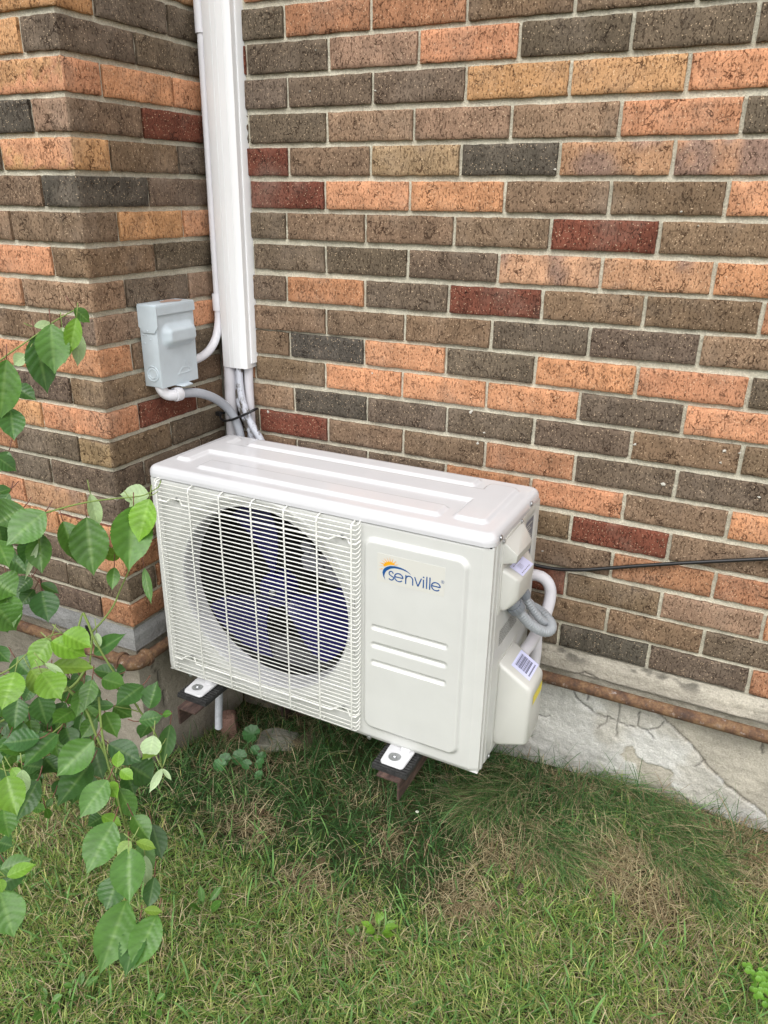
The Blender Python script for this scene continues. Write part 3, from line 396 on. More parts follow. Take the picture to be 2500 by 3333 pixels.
def fm_pier(U, Z, n):
    f = U <= 0
    x = np.where(f, U + np.where(U > -.0005, n, 0), n); y = np.where(f, -PD-n, -PD+U)
    return np.stack([x, y, Z], -1)
NT = 14 # courses above the recorded ones
def course(i):
    """z offset + slope of a course"""
    return (ROWS[i][0], ROWS[i][1]) if i >= 0 else (0, 0)
back = MB(); sd = 0
for i in range(-NT, 20):
    z0, sl = course(i); jm = JH/2
    lo_ = lambda U, i=i, z0=z0, sl=sl: Z0-(i+1)*H + z0 + sl*np.clip(U, 0, 1.6) + jm
    hi_ = lambda U, i=i, z0=z0, sl=sl: Z0-i*H + z0 + sl*np.clip(U, 0, 1.6) - jm
    if i >= 0: js, cs = list(ROWS[i][2]), ROWS[i][3].split()
    else:
        off = .0113 if i % 2 else -.0  # running bond above the frame
        js = [(.2185 if i % 2 == 0 else .1170)]; cs = [random.choice('DBPONRBQ')]
    edges = [0.004] + js
    while edges[-1] < 3.2: edges.append(edges[-1]+.2028+random.uniform(-.001, .001))
    while len(cs) < len(edges)-1: cs.append(random.choice('DDBBPOONRQTXB'))
    for q in range(len(edges)-1):
        a, b_ = edges[q], min(edges[q+1], 3.26)
        if b_-a < .03: continue
        sd += 1
        brick(back, a+JV/2*(q > 0), b_-JV/2, lo_, hi_, bcol(cs[q]), fm_back, cs[q], seed=sd)
back.cur = 1
xs = np.arange(0.0, 3.261, .012); zs = np.arange(.40, Z0+NT*H+.001, .012)
XX, ZZ = np.meshgrid(xs, zs, indexing='ij')
MD = .0078
nn = -MD + (fbm(XX*60, ZZ*60, s=41, o=3)-.5)*.0022
back.grid(np.stack([XX, -nn, ZZ], -1))
back.box((-.01, .02, .40), (3.26, .22, Z0+NT*H))
back.cur = 2
for x, z, r_ in FLECKS:
    n_ = 9; pts = [(x+r_*random.uniform(.25, 1.1)*math.cos(a), -.0012, z+r_*random.uniform(.25, .9)*math.sin(a)) for a in [6.283*k/n_ for k in range(n_)]]
    back.add([(x, -.0030, z)]+pts+[(px_, .004, pz_) for px_, _, pz_ in pts], [(0, 1+k, 1+(k+1) % n_) for k in range(n_)]+[(1+k, 1+n_+k, 1+n_+(k+1) % n_, 1+(k+1) % n_) for k in range(n_)])
ow = back.build('wall', [BRICK, MORTAR, mat('dried mortar splash', (.52, .50, .44), .9)], house, smooth=50, fix=False)
tag(ow, 'long brown and orange brick wall behind the white unit')
# pier: one course list wraps the outer corner (s<0 front, s>0 return)
pier = MB()
for i in range(-NT, 20):
    odd = i % 2
    jm = JH/2
    lo_ = lambda U, i=i: Z0-(i+1)*H + jm - .004*sst(8, 0, np.float64(i)) + np.where(U > 0, .004*(U/PD), 0)*(i < 8) ; hi_ = lambda U, i=i: Z0-i*H - jm - .004*sst(8, 0, np.float64(i)) + np.where(U > 0, .004*(U/PD), 0)*(i < 8)
    if i >= 0: fc, rc = PIER[i][0].split(), PIER[i][1].split()
    else: fc, rc = random.choice('DBOQ')+random.choice('DBPO'), ''.join(random.choice('DBPOQ') for _ in range(3))
    fl, rl = (.098, .198) if odd else (.200, .098)
    # front bricks to the left
    e = [-fl]
    while e[-1] > -1.7: e.append(e[-1]-.2028)
    cs = list(fc)[1:]
    while len(cs) < len(e): cs.append(random.choice('DBBPOONR'))
    for q in range(len(e)-1):
        sd += 1; brick(pier, e[q+1]+JV/2, e[q]-JV/2, lo_, hi_, bcol(cs[q]), fm_pier, cs[q], seed=sd)
    # corner brick, its two faces can fire differently
    sd += 1; c1, c2 = bcol(fc[0]), bcol(rc[0]); sub = MB(); 
    brick(sub, -fl+JV/2, rl-JV/2, lo_, hi_, c1, fm_pier, fc[0], corner=0., seed=sd)
    if fc[0] != rc[0]:
        for q, v_ in enumerate(sub.v):
            if v_[1] > -PD+.0005: sub.c[q] = tuple(np.array(sub.c[q])*c2/c1)
    pier.add(sub.v, sub.f, sub.c)
    e = [rl, rl+.2028] if odd else [rl, rl+.2028, PD-.002]
    if odd: e[-1] = PD-.002
    for q in range(len(e)-1):
        sd += 1; k = rc[min(q+1, len(rc)-1)]
        brick(pier, e[q]+JV/2, e[q+1]-(JV/2 if q < len(e)-2 else 0), lo_, hi_, bcol(k), fm_pier, k, seed=sd)
pier.cur = 1
ss = np.concatenate([np.arange(-1.7, -.003, .012), [-.0006, .0], np.arange(.006, PD+.001, .012), [PD]])
UU, ZZ = np.meshgrid(ss, zs, indexing='ij'); nn = -MD + (fbm(UU*60, ZZ*60, s=43, o=3)-.5)*.0022
Pm = fm_pier(UU, ZZ, nn); k0 = np.argmin(np.abs(ss)); Pm[k0] = np.stack([np.full(len(zs), -MD), np.full(len(zs), -PD+MD), zs], -1); Pm[k0-1] = Pm[k0]
Pm[-1, :, 1] = MD
pier.grid(Pm)
pier.box((-1.7, -PD+.02, .40), (-.02, .2, Z0+NT*H))
op = pier.build('wall', [BRICK, MORTAR], house, smooth=50, fix=False)
tag(op, 'projecting brick pier left of the white duct')
# foundation
def seg_dist(px, pz, pts):
    d = np.full(np.shape(px), 9.)
    for (a0, a1), (b0, b1) in zip(pts[:-1], pts[1:]):
        vx, vz = b0-a0, b1-a1; t = np.clip(((px-a0)*vx+(pz-a1)*vz)/(vx*vx+vz*vz+1e-12), 0, 1)
        d = np.minimum(d, np.hypot(px-a0-t*vx, pz-a1-t*vz))
    return d
def inpoly(px, pz, pts):
    r_ = np.zeros(np.shape(px), bool); n_ = len(pts)
    for i in range(n_):
        (x1, z1), (x2, z2) = pts[i], pts[(i+1) % n_]
        c_ = ((z1 > pz) != (z2 > pz)); xi = (x2-x1)*(pz-z1)/((z2-z1) if abs(z2-z1) > 1e-9 else 1e-9)+x1
        r_ ^= c_ & (px < xi)
    return r_
xs = np.concatenate([np.arange(-.0, .62, .008), np.arange(.62, 1.66, .003), np.arange(1.66, 3.28, .012)]); zs = np.arange(-.26, .4135, .0035)
XX, ZZ = np.meshgrid(xs, zs, indexing='ij')
def ledge(Z, prd=.009): return -prd*sst(.352, .357, Z) + .004*(1-sst(.352, .357, Z)) + prd*.75*sst(.385, .411, Z)
wx = (fbm(XX*40, ZZ*40, s=51, o=4)-.5)*.022; wz = (fbm(XX*40+9, ZZ*40, s=52, o=4)-.5)*.022
pm = inpoly(XX+wx, ZZ+wz, PARGE); dP = np.full(XX.shape, 9.)
dP = seg_dist(XX+wx, ZZ+wz, PARGE+[PARGE[0]]); pmask = np.where(pm, sst(0, .003, dP), 0)
cd = np.full(XX.shape, 9.)
for c_ in CRACKS: cd = np.minimum(cd, seg_dist(XX+wx*.45, ZZ+wz*.45, c_))
crk = 1-sst(.0006, .0026, cd)
y = ledge(ZZ) - pmask*.0035*(ZZ < .36) + crk*.0045 + (fbm(XX*9, ZZ*9, s=53, o=4)-.5)*.010*(ZZ < .35) + (fbm(XX*70, ZZ*70, s=54, o=3)-.5)*.0032
base = np.array([.46, .425, .355]); par = np.array([.62, .61, .575])
m = (pmask*(.45+.55*sst(.35, .6, fbm(XX*14, ZZ*14, s=55))))[..., None]*(ZZ < .35)[..., None]
cc = base*(1-m)+par*m
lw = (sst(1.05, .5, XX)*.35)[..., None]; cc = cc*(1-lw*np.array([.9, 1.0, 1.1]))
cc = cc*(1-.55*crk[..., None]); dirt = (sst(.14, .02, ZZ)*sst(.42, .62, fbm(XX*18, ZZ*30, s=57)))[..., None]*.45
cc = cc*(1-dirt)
moss = sst(.60, .72, fbm(XX*22, ZZ*40, s=58))*sst(.37, .40, ZZ); cc = cc*(1-.6*moss[..., None])
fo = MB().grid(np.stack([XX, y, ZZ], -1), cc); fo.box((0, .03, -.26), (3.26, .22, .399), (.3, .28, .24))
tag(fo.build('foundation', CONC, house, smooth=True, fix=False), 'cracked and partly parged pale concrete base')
ss = np.concatenate([np.arange(-1.7, -.003, .009), [-.0006, 0.], np.arange(.006, PD+.001, .009), [PD]]); zs = np.arange(-.26, .4135, .006)
UU, ZZ = np.meshgrid(ss, zs, indexing='ij')
nn = -ledge(ZZ, .010) + (fbm(UU*8, ZZ*8, s=61, o=4)-.5)*.008*(ZZ < .35) + (fbm(UU*12, ZZ*120, s=62, o=3)-.5)*.0022
cr2 = seg_dist(UU+(fbm(UU*40, ZZ*40, s=66)-.5)*.02, ZZ, [(.04, .30), (.07, .24), (.075, .15), (.06, .05)]); cr2 = 1-sst(.0008, .004, cr2)
nn = nn - cr2*.004
Pm = fm_pier(UU, ZZ, nn); k0 = np.argmin(np.abs(ss)); nk = nn[k0]
Pm[k0] = np.stack([nk, -PD-nk, zs], -1); Pm[k0-1] = Pm[k0]
up = sst(.345, .36, ZZ)[..., None]
cc = np.array([.37, .33, .27])*(1-up)+np.array([.265, .265, .26])*up
cc = cc*(.78+.44*fbm(UU*9, ZZ*9, s=63)[..., None])*(1-.6*cr2[..., None])
fo = MB().grid(Pm, cc); fo.box((-1.7, -PD+.03, -.26), (-.03, .2, .399), (.3, .28, .24))
tag(fo.build('foundation', CONC, house, smooth=40, fix=False), 'brownish concrete base under the pier')

# ------------------------------------------------------------ rusty pipe along the foundation
gp = empty('gas_pipe', (.02, -.43, .335), 'long rusty steel pipe with an elbow running round the house foundation', 'pipe')
def loc(mb, o): # verts given in world coordinates -> local to parent
    L_ = Vector(o.location); R_ = Matrix.Rotation(-o.rotation_euler.z, 3, 'Z')
    mb.v = [tuple(R_ @ (Vector(p)-L_)) for p in mb.v]; return mb
wob = lambda L_, t: .0142
b_ = MB(); b_.tube([(x, -.032+.001*math.sin(x*5), .338+.004*math.sin(x*1.7)) for x in list(np.arange(3.2, .10, -.08))+[.06]], .0142, 16); loc(b_, gp).build('pipe_run', RUST, gp, smooth=60)
b_ = MB(); b_.tube([(.026, y_, .337) for y_ in list(np.arange(-.06, -.38, -.05))+[-.405]], .0142, 16); loc(b_, gp).build('pipe_run', RUST, gp, smooth=60)
b_ = MB(); b_.tube([(x, -.436, .340) for x in np.arange(-.005, -1.7, -.08)], .0142, 16); loc(b_, gp).build('pipe_run', RUST, gp, smooth=60)
def elbow(c, d1, d2, R_=.026, rr=.0185):
    c, d1, d2 = Vector(c), Vector(d1), Vector(d2)
    o = c+d1*R_+d2*R_; p = [o-d2*R_*math.cos(a)-d1*R_*math.sin(a) for a in np.linspace(0, math.pi/2, 12)]
    p = [p[0]+d1*.012]+p+[p[-1]+d2*.012]
    m_ = MB(); m_.tube(p, rr, 20)
    m_.lathe([(rr-.001, 0), (rr+.0035, .001), (rr+.0035, .011), (rr, .013), (.0135, .013)], p[0]-d1*.004, d1, 20)
    m_.lathe([(rr-.001, 0), (rr+.0035, .001), (rr+.0035, .011), (rr, .013), (.0135, .013)], p[-1]-d2*.004, d2, 20)
    return m_
loc(elbow((.026, -.436, .338), (-1, 0, 0), (0, 1, 0)), gp).build('elbow', RUST, gp, smooth=60)
loc(elbow((.026, -.032, .338), (0, -1, 0), (1, 0, 0)), gp).build('elbow', RUST, gp, smooth=60)
b_ = MB(); b_.lathe([(.0143, 0), (.0165, .0003), (.0165, .0137), (.0143, .014)], (-.142, -.436, .340), (1, 0, 0), 24); b_.box((-.142, -.4195, .352), (-.128, -.4165, .392)); loc(b_, gp).build('added_strap', BLACKP, gp, smooth=40)  # strap is added, standing in for a dark weep slot in the wall

# ------------------------------------------------------------ white line cover duct
du = empty('line_cover_duct', (.07, 0, .985), 'tall white vinyl duct running up the inside corner of the brick walls', 'duct')
prof = [(.040, .012), (.034, -.004), (.0325, -.030), (.036, -.038), (.046, -.0415), (.060, -.043), (.0602, -.0415), (.0625, -.0415), (.0627, -.0435), (.074, -.044), (.0742, -.0428), (.0762, -.0428), (.0764, -.044), (.092, -.043), (.0922, -.0418), (.094, -.0418), (.0942, -.0428), (.104, -.041), (.1085, -.037), (.1085, -.020), (.1070, -.012), (.104, .012)]
m_ = MB(); zz = [.985, .9885] + list(np.arange(1.1, 2.75, .15))
pr = np.array(prof)
P = np.array([[(x+(z-.985)*.0045, y, z) for z in zz] for x, y in pr]); m_.grid(P)
inn = pr*np.array([.94, .94])+np.array([.0045, -.0]); P2 = np.array([[(x+(z-.985)*.0045, y, z) for z in (.985, 1.05)] for x, y in inn]); m_.grid(P2)
m_.grid(np.stack([P[:, 0], P2[:, 0]], 1))
loc(m_, du).build('cover', DUCT, du, smooth=35)
m_ = MB()
P = np.array([[(x+(z-.985)*.0045, y, z) for z in (.996, 1.4, 2.70)] for x, y in [(.1085, -.0215), (.1105, -.0215), (.1120, -.019), (.1100, .010), (.1065, .010), (.1075, -.019), (.1085, -.0215)]]); m_.grid(P)
loc(m_, du).build('base_channel', DUCT, du, smooth=35)
# ------------------------------------------------------------ pvc conduit into the disconnect box
co = empty('pvc_conduit', (.018, -.036, 1.10), 'thin white plastic conduit beside the duct, curving into the grey box', 'conduit')
m_ = MB(); m_.tube([(.031, -.027, 2.7), (.027, -.028, 1.6), (.0245, -.028, 1.15)], .0098, 16); loc(m_, co).build('straight_run', PVC, co, smooth=60)
m_ = MB(); m_.tube([(.0245, -.028, 1.155), (.0245, -.028, 1.12), (.0243, -.031, 1.09), (.0235, -.044, 1.055), (.0225, -.068, 1.031), (.0220, -.10, 1.018), (.022, -.150, 1.012)], .0102, 16, step=.006); loc(m_, co).build('bend', PVC, co, smooth=60)
m_ = MB(); m_.lathe([(.0098, 0), (.0122, .0005), (.0125, .038), (.0122, .040), (.0098, .040)], (.0235, -.029, 1.118), (0, 0, 1), 20)
loc(m_, co).build('coupling', PVC, co, smooth=40)
m_ = MB(); m_.lathe([(.0098, 0), (.0118, .0005), (.0120, .06), (.0098, .061)], (.0268, -.029, 1.700), (0, 0, 1), 20)
loc(m_, co).build('coupling', PVC, co, smooth=40)
# ------------------------------------------------------------ disconnect box (on the return wall, front faces +x)
bx = empty('disconnect_box', (0, -.215, .975), 'pale grey metal electrical box on the brick pier beside the white duct', 'electrical box')
def bb(mb, x0, x1, y0, y1, z0, z1): return mb.box((x0, y0, z0), (x1, y1, z1))
m_ = MB(); bb(m_, .001, .047, -.276, -.154, .978, 1.150); loc(m_, bx).build('enclosure', BOX, bx, bevel=(.0012, 2), smooth=40)
m_ = MB(); v_, f_ = hull([(.001, -.2775, 1.1515), (.001, -.1525, 1.1515), (.054, -.2775, 1.153), (.054, -.1525, 1.153), (.001, -.2775, 1.158), (.001, -.1525, 1.158), (.053, -.2775, 1.158), (.053, -.1525, 1.158)], .0008, 2); m_.add(v_, f_)
bb(m_, .0505, .0545, -.2775, -.1525, 1.136, 1.1535)
v_, f_ = hull([(a, yy, zz_) for yy in (-.2790, -.2770) for a, zz_ in [(.001, 1.155), (.0545, 1.155), (.0545, 1.112), (.044, 1.098), (.013, 1.098), (.001, 1.110)]]); m_.add(v_, f_)
loc(m_, bx).build('hood', BOX, bx, smooth=35)
m_ = MB()
ya = np.linspace(-.2765, -.1535, 72); za = np.linspace(.977, 1.1365, 92); YY, Z_ = np.meshgrid(ya, za, indexing='ij')
def rrect(x, y, x0, x1, y0, y1, r_):
    cx, cy, hx, hy = (x0+x1)/2, (y0+y1)/2, (x1-x0)/2-r_, (y1-y0)/2-r_
    dx, dy = np.abs(x-cx)-hx, np.abs(y-cy)-hy
    return np.hypot(np.maximum(dx, 0), np.maximum(dy, 0)) + np.minimum(np.maximum(dx, dy), 0) - r_
d = rrect(YY, Z_, -.264, -.152, 1.061, 1.116, .022); hgt = .050 + .016*sst(.002, -.018, d)
# faint pressed sun-and-swoosh mark near the bottom
R1 = np.abs(np.hypot((YY+.196)/1.5, Z_-1.000)-.0125); mk = (R1 < .0012)*(Z_ > 1.000) + (np.abs(Z_-1.000-.05*(YY+.196)) < .0012)*(np.abs(YY+.198) < .024)
for ang in (50, 75, 100, 30):
    c_, s_ = math.cos(math.radians(ang)), math.sin(math.radians(ang)); yy_, zz_ = YY+.190, Z_-1.006
    al = yy_*c_+zz_*s_; pe = np.abs(-yy_*s_+zz_*c_); mk = mk + (pe < .0010)*(al > .014)*(al < .024)
hgt = hgt + .0009*np.clip(mk, 0, 1)
m_.grid(np.stack([hgt, YY, Z_], -1)); 
for a_, bq in (((0, slice(None)), None), ((-1, slice(None)), None), ((slice(None), 0), None), ((slice(None), -1), None)):
    e_ = np.stack([hgt, YY, Z_], -1)[a_]; bk = e_.copy(); bk[:, 0] = .0475; m_.grid(np.stack([e_, bk], 1))
loc(m_, bx).build('door', BOX, bx, smooth=30)
m_ = MB()
m_.lathe([(.0001, .0003), (.0093, .0003), (.0095, .0016), (.0113, .0016), (.0119, .0001), (.0151, .0001), (.0157, .0016), (.0173, .0016), (.0179, .0)], (.026, -.2762, 1.008), (0, -1, 0), 32)
loc(m_, bx).build('knockout', BOX, bx, smooth=50); m_ = MB()
for q in [(.008, 1.093), (.020, 1.092), (.030, 1.083), (.011, 1.075), (.024, 1.1025)]:
    m_.lathe([(.0022, 0), (.0016, .0012), (.0003, .0014)], (q[0], -.2760-.003*(q[1] > 1.1), q[1]), (0, -1, 0), 10)
    loc(m_, bx).build('rivet', BOX, bx, smooth=50); m_ = MB()
m_ = MB(); v_, f_ = hull([(.045, -.230, .9745), (.045, -.185, .9745), (.066, -.222, .9725), (.066, -.192, .9725), (.045, -.230, .9775), (.045, -.185, .9775), (.066, -.222, .9755), (.066, -.192, .9755)], .0008, 2); m_.add(v_, f_)
loc(m_, bx).build('latch_tab', BOX, bx, smooth=40)
# mud stain on the hood
st = [(.006+.040*random.random(), -.232+.03*random.random()) for _ in range(1)]
m_ = MB(); pts = [(.026+.018*math.cos(a)*(1+.25*math.sin(3*a)), -.200+.032*math.sin(a)*(1+.2*math.cos(5*a)), 1.1585) for a in np.linspace(0, 6.28, 30)[:-1]]; m_.poly(pts)
loc(m_, bx).build('mud_stain', RUSTSTAIN, bx)
# ------------------------------------------------------------ grey flexible conduit leaving the box, with white elbow
fc = empty('flexible_conduit', (.04, -.24, .96), 'grey flexible conduit with white elbow fitting curving from the grey box to the pipes', 'conduit')
m_ = MB(); m_.tube([(.030, -.262, .985), (.032, -.261, .972), (.036, -.254, .960), (.043, -.243, .955), (.048, -.228, .955)], .0125, 18, step=.004); loc(m_, fc).build('elbow_fitting', PVC, fc, smooth=60)
m_ = MB(); m_.lathe([(.0125, 0), (.0155, .0005), (.0160, .004), (.0160, .016), (.0152, .018), (.011, .018)], (.0465, -.236, .955), (.12, 1, -.02), 22); loc(m_, fc).build('collar', PVC, fc, smooth=35)
ridge = lambda r_, p_, a_: (lambda L_, t: r_ + a_*math.sin(2*math.pi*L_/p_))
m_ = MB(); m_.tube([(.049, -.222, .955), (.052, -.19, .951), (.056, -.16, .944), (.060, -.125, .929), (.062, -.09, .907), (.067, -.062, .878), (.078, -.052, .845), (.085, -.05, .810), (.088, -.05, .77)], .0105, 16, step=.0011, rfun=ridge(.0108, .0045, .00028)); loc(m_, fc).build('hose', FLEX, fc, smooth=60)
# ------------------------------------------------------------ pipes coming out of the duct
p1 = MB(); p1.tube([(.046, -.024, 1.0), (.045, -.026, .93), (.044, -.028, .86), (.044, -.030, .76)], .0155, 18, step=.02)
tag(p1.build('insulated_pipe', INSUL, smooth=60), 'thick white wrapped pipe dropping straight from the bottom left of the duct', 'pipe')
p1 = MB(); p1.tube([(.094, -.014, 1.0), (.094, -.016, .93), (.096, -.018, .86), (.10, -.02, .76)], .0115, 18, step=.02)
tag(p1.build('insulated_pipe', INSUL, smooth=60), 'white wrapped pipe against the back wall, half hidden behind the grey stained hose', 'pipe')
p1 = MB(); p1.tube([(.078, -.028, 1.0), (.080, -.034, .96), (.086, -.040, .93), (.098, -.046, .895), (.122, -.05, .85), (.145, -.05, .815), (.17, -.05, .77)], .0092, 16, step=.0011, rfun=ridge(.0092, .0045, .0002))
tag(p1.build('grey_hose', DIRTY, smooth=60), 'grey mud-stained hose bending right from the bottom of the duct', 'hose')
p1 = MB(); p1.tube([(.068, -.022, 1.0), (.069, -.026, .95), (.075, -.034, .90), (.090, -.036, .86), (.108, -.036, .82), (.12, -.036, .77)], .0080, 14, step=.0011, rfun=ridge(.0080, .0045, .0002))
tag(p1.build('grey_hose', DIRTY, smooth=60), 'thinner grey stained hose between the wrapped pipe and the black tie', 'hose')
zt = empty('cable_tie', (.09, -.06, .87), 'black plastic cable tie holding the pipes below the duct', 'cable tie')
m_ = MB(); pth = [(.024, -.048, .864), (.034, -.060, .857), (.052, -.071, .855), (.075, -.071, .860), (.10, -.067, .871), (.122, -.062, .882), (.132, -.052, .889), (.130, -.038, .888), (.09, -.026, .87), (.04, -.010, .862), (.022, -.03, .862), (.024, -.048, .864)]
m_.tube(pth, .0031, 8, step=.004); loc(m_, zt).build('strap', BLACKP, zt, smooth=60)
m_ = MB(); m_.box((.014, -.056, .859), (.028, -.046, .870)); loc(m_, zt).build('locking_head', BLACKP, zt, bevel=(.001, 2))
# black cable along the wall
m_ = MB(); m_.tube([(.78, -.03, .634), (.82, -.020, .620), (.85, -.016, .6145), (.885, -.0125, .612), (.92, -.011, .6145), (.96, -.011, .623), (1.002, -.010, .635), (1.118, -.010, .672), (1.316, -.012, .731), (1.7, -.016, .84), (2.3, -.012, .97), (3.1, -.012, 1.0)], .0040, 12, step=.02)
tag(m_.build('black_cable', BLACKP, smooth=60), 'thin black cable slung along the brick wall from the right side of the unit', 'cable')

# ------------------------------------------------------------ the outdoor unit
UB = .512
ac = empty('air_conditioner', (UNIT[0], UNIT[1], UNIT[2]-UB), 'white mini split outdoor unit with round fan grille standing on two iron brackets', 'air conditioner', UYAW)
def ub(mb, name, m_, parent=None, **kw):
    mb.v = [(x/1000., y_/1000., z/1000.+UB) for x, y_, z in mb.v]
    return mb.build(name, m_, parent or ac, **kw)
W_, D_, HH = 800., 288., 502.
def edge(x, z, right=True):
    dz = np.minimum(-z, 60); db = z+HH
    y_ = 3.5*np.clip(1-dz/5, 0, 1)**1.6 + 5*np.clip(1-db/11, 0, 1)**1.4
    y_ = y_ + 9*np.clip(1-x/9, 0, 1)**1.8
    y_ = y_ + 9*np.clip((x-(W_-18))/18, 0, 1)
    return y_
CX, CZ, RR = 286., -240., 216.
m_ = MB()
NA = 288; ang = np.linspace(0, 2*math.pi, NA, endpoint=False)
X0, X1 = 0., 520.
ca_, sa_ = np.cos(ang), np.sin(ang)
with np.errstate(divide='ignore', invalid='ignore'):
    tx = np.where(ca_ > 0, (X1-CX)/ca_, (X0-CX)/ca_); tz = np.where(sa_ > 0, (0-CZ)/sa_, (-HH-CZ)/sa_)
Ro = np.minimum(np.abs(tx), np.abs(tz))
ts = np.concatenate([[0, .004, .01], np.linspace(.02, .985, 34), [.990, .995, 1.]])
rad = []
for A in range(NA):
    rr = np.unique(np.concatenate([RR + (Ro[A]-RR)*ts]))[:len(ts)]
    rad.append(RR + (Ro[A]-RR)*ts)
rad = np.array(rad); PX = CX + rad*ca_[:, None]; PZ = CZ + rad*sa_[:, None]
# snap the outer ring to the rectangle corners
for cx_, cz_ in ((X0, 0), (X0, -HH), (X1, 0), (X1, -HH)):
    k = np.argmin(np.hypot(PX[:, -1]-cx_, PZ[:, -1]-cz_)); PX[k, -1] = cx_; PZ[k, -1] = cz_
def ringh(r_): return 7*sst(238, 218, r_)**1.2 - 1.6*np.exp(-((r_-241)/3.0)**2)
PY = ringh(rad) + edge(PX, PZ)
# extra radial samples near the emboss come from the dense ts
m_.grid(np.stack([PX, PY, PZ], -1), closed_u=True)
# right hand section with the raised service panel
gx = np.unique(np.concatenate([np.arange(520, 782, 2.0), np.arange(782, 800.1, 1.5), [800]])); gz_ = np.unique(np.concatenate([np.arange(-HH, 0, 2.0), [-2, -1, 0]]))
GX, GZ = np.meshgrid(gx, gz_, indexing='ij')
sd_ = rrect(GX, GZ, 541, 761, -470, -26, 24); GY = edge(GX, GZ) - 8.5*sst(0, -9, sd_)
for zc in (-219, -260, -301):
    dd = np.hypot(np.maximum(np.abs(GX-645)-76, 0), GZ-zc); GY = GY + 5.0*sst(7.5, 1.5, dd)
m_.grid(np.stack([GX, GY, GZ], -1))
# left, right, back, bottom skins
m_.add([(0, 9, 0), (0, 9, -HH), (0, D_, -HH), (0, D_, 0)], [(0, 1, 2, 3)])
m_.add([(0, D_, 0), (0, D_, -HH), (W_, D_, -HH), (W_, D_, 0)], [(0, 1, 2, 3)])
m_.add([(0, 5, -HH), (W_, 5, -HH), (W_, D_, -HH), (0, D_, -HH)], [(0, 1, 2, 3)])
gy = np.unique(np.concatenate([np.arange(9, 60, 1.2), np.arange(60, 288, 6), [288]])); gz2 = np.arange(-HH, .1, HH/100)
GY2, GZ2 = np.meshgrid(gy, gz2, indexing='ij')
hx = 2.2*sst(20, 22, GY2) - 1.8*sst(30, 32, GY2) + 1.4*sst(42, 44, GY2)
hx = hx - 3*sst(0, -6, rrect(GY2, GZ2, 190, 262, -180, -14, 14))
m_.grid(np.stack([W_+hx, GY2, GZ2], -1))
ub(m_, 'cabinet', WHITE, smooth=38, fix=False)
# shroud liner + dark interior
m_ = MB(); prof = [(RR+1, 6.0), (RR-1.5, 9), (RR-3, 14), (RR-4, 30), (RR-5, 56)]
m_.lathe([(r_, h_) for r_, h_ in prof], (CX, 0, CZ), (0, 1, 0), 128); ub(m_, 'fan_shroud', LID, smooth=True)
m_ = MB(); m_.lathe([(RR-5, 56), (RR-6, 57), (RR-2, 62), (RR-2, 190), (1, 190)], (CX, 0, CZ), (0, 1, 0), 96); ub(m_, 'interior', DARK)
# fan
def blade(a0, a1, ro=203, tw=26):
    m = MB(); nr, na = 18, 20; P = np.zeros((nr, na, 3)); 
    for i in range(nr):
        r_ = 30+(ro-30)*i/(nr-1); s_ = i/(nr-1)
        lead = a0 + (a1-a0)*.22*(1-s_)**1.5 + 16*s_*s_; trail = a1 - (a1-a0)*.30*(1-s_)
        for j in range(na):
            t = j/(na-1); a = math.radians(lead+(trail-lead)*t); rr_ = r_*(1-.05*s_*(2*t-1)**2)
            P[i, j] = (CX+rr_*math.cos(a), 58+tw*(t-.5)*(.6+.6*s_) + 6*math.sin(math.pi*t), CZ+rr_*math.sin(a))
    m.grid(P); Q = P.copy(); Q[..., 1] += 2.5; m.grid(Q, flip=True)
    for sl in ((0, slice(None)), (-1, slice(None)), (slice(None), 0), (slice(None), -1)): m.grid(np.stack([P[sl], Q[sl]], 1))
    return m
fan = MB(); fan.lathe([(0.5, 0), (30, 0), (37, 3), (40, 10), (40, 45), (1, 45)], (CX, 48, CZ), (0, 1, 0), 40)
fanp = ub(fan, 'fan', NAVY, smooth=40)
for a0, a1 in ((72, 128), (188, 262), (-62, 20)):
    q = blade(a0, a1); q.v = [(x/1000., y_/1000., z/1000.+UB) for x, y_, z in q.v]; q.build('blade', NAVY, fanp, smooth=40)
nut = MB(); nut.lathe([(.5, -9), (4, -9), (4.5, -3), (8.5, -3), (8.5, 0), (10, 0), (10, 1)], (CX, 48, CZ), (0, 1, 0), 6); nut.v = [(x/1000., y_/1000., z/1000.+UB) for x, y_, z in nut.v]
nut.build('shaft_nut', CHROME, fanp)
# motor bracket clips glimpsed behind the blades, base tray rail
for (xx, zz_, rot_) in ((352, -150, 25), (405, -172, 38)):
    m_ = MB(); c_, s_ = math.cos(math.radians(rot_)), math.sin(math.radians(rot_))
    pts = [(-26, -30), (-10, -34), (12, -60), (24, -52), (26, -10), (16, 20), (2, 34), (-12, 22), (-6, 6), (-22, -4)]
    pts = [(xx+x*c_-z*s_, zz_+x*s_+z*c_) for x, z in pts]
    m_.poly([(x, 92, z) for x, z in pts]); m_.poly([(x, 98, z) for x, z in pts]); n_ = len(pts)
    m_.add([(x, 92, z) for x, z in pts]+[(x, 98, z) for x, z in pts], [(i, (i+1) % n_, (i+1) % n_+n_, i+n_) for i in range(n_)])
    m_.lathe([(.5, -5), (4, -4), (6, 0)], (xx+4, 92, zz_+6), (0, 1, 0), 10); ub(m_, 'motor_bracket', GREYM)
m_ = MB(); m_.box((170, 82, -428), (430, 130, -400)); m_.box((200, 80, -440), (420, 82, -426))
for k in range(9): m_.box((215+k*24, 78, -418), (223+k*24, 82, -412))
ub(m_, 'base_rail', mat('dull galvanised rail', (.13, .13, .14), .5, .4), bevel=(1.2, 2))
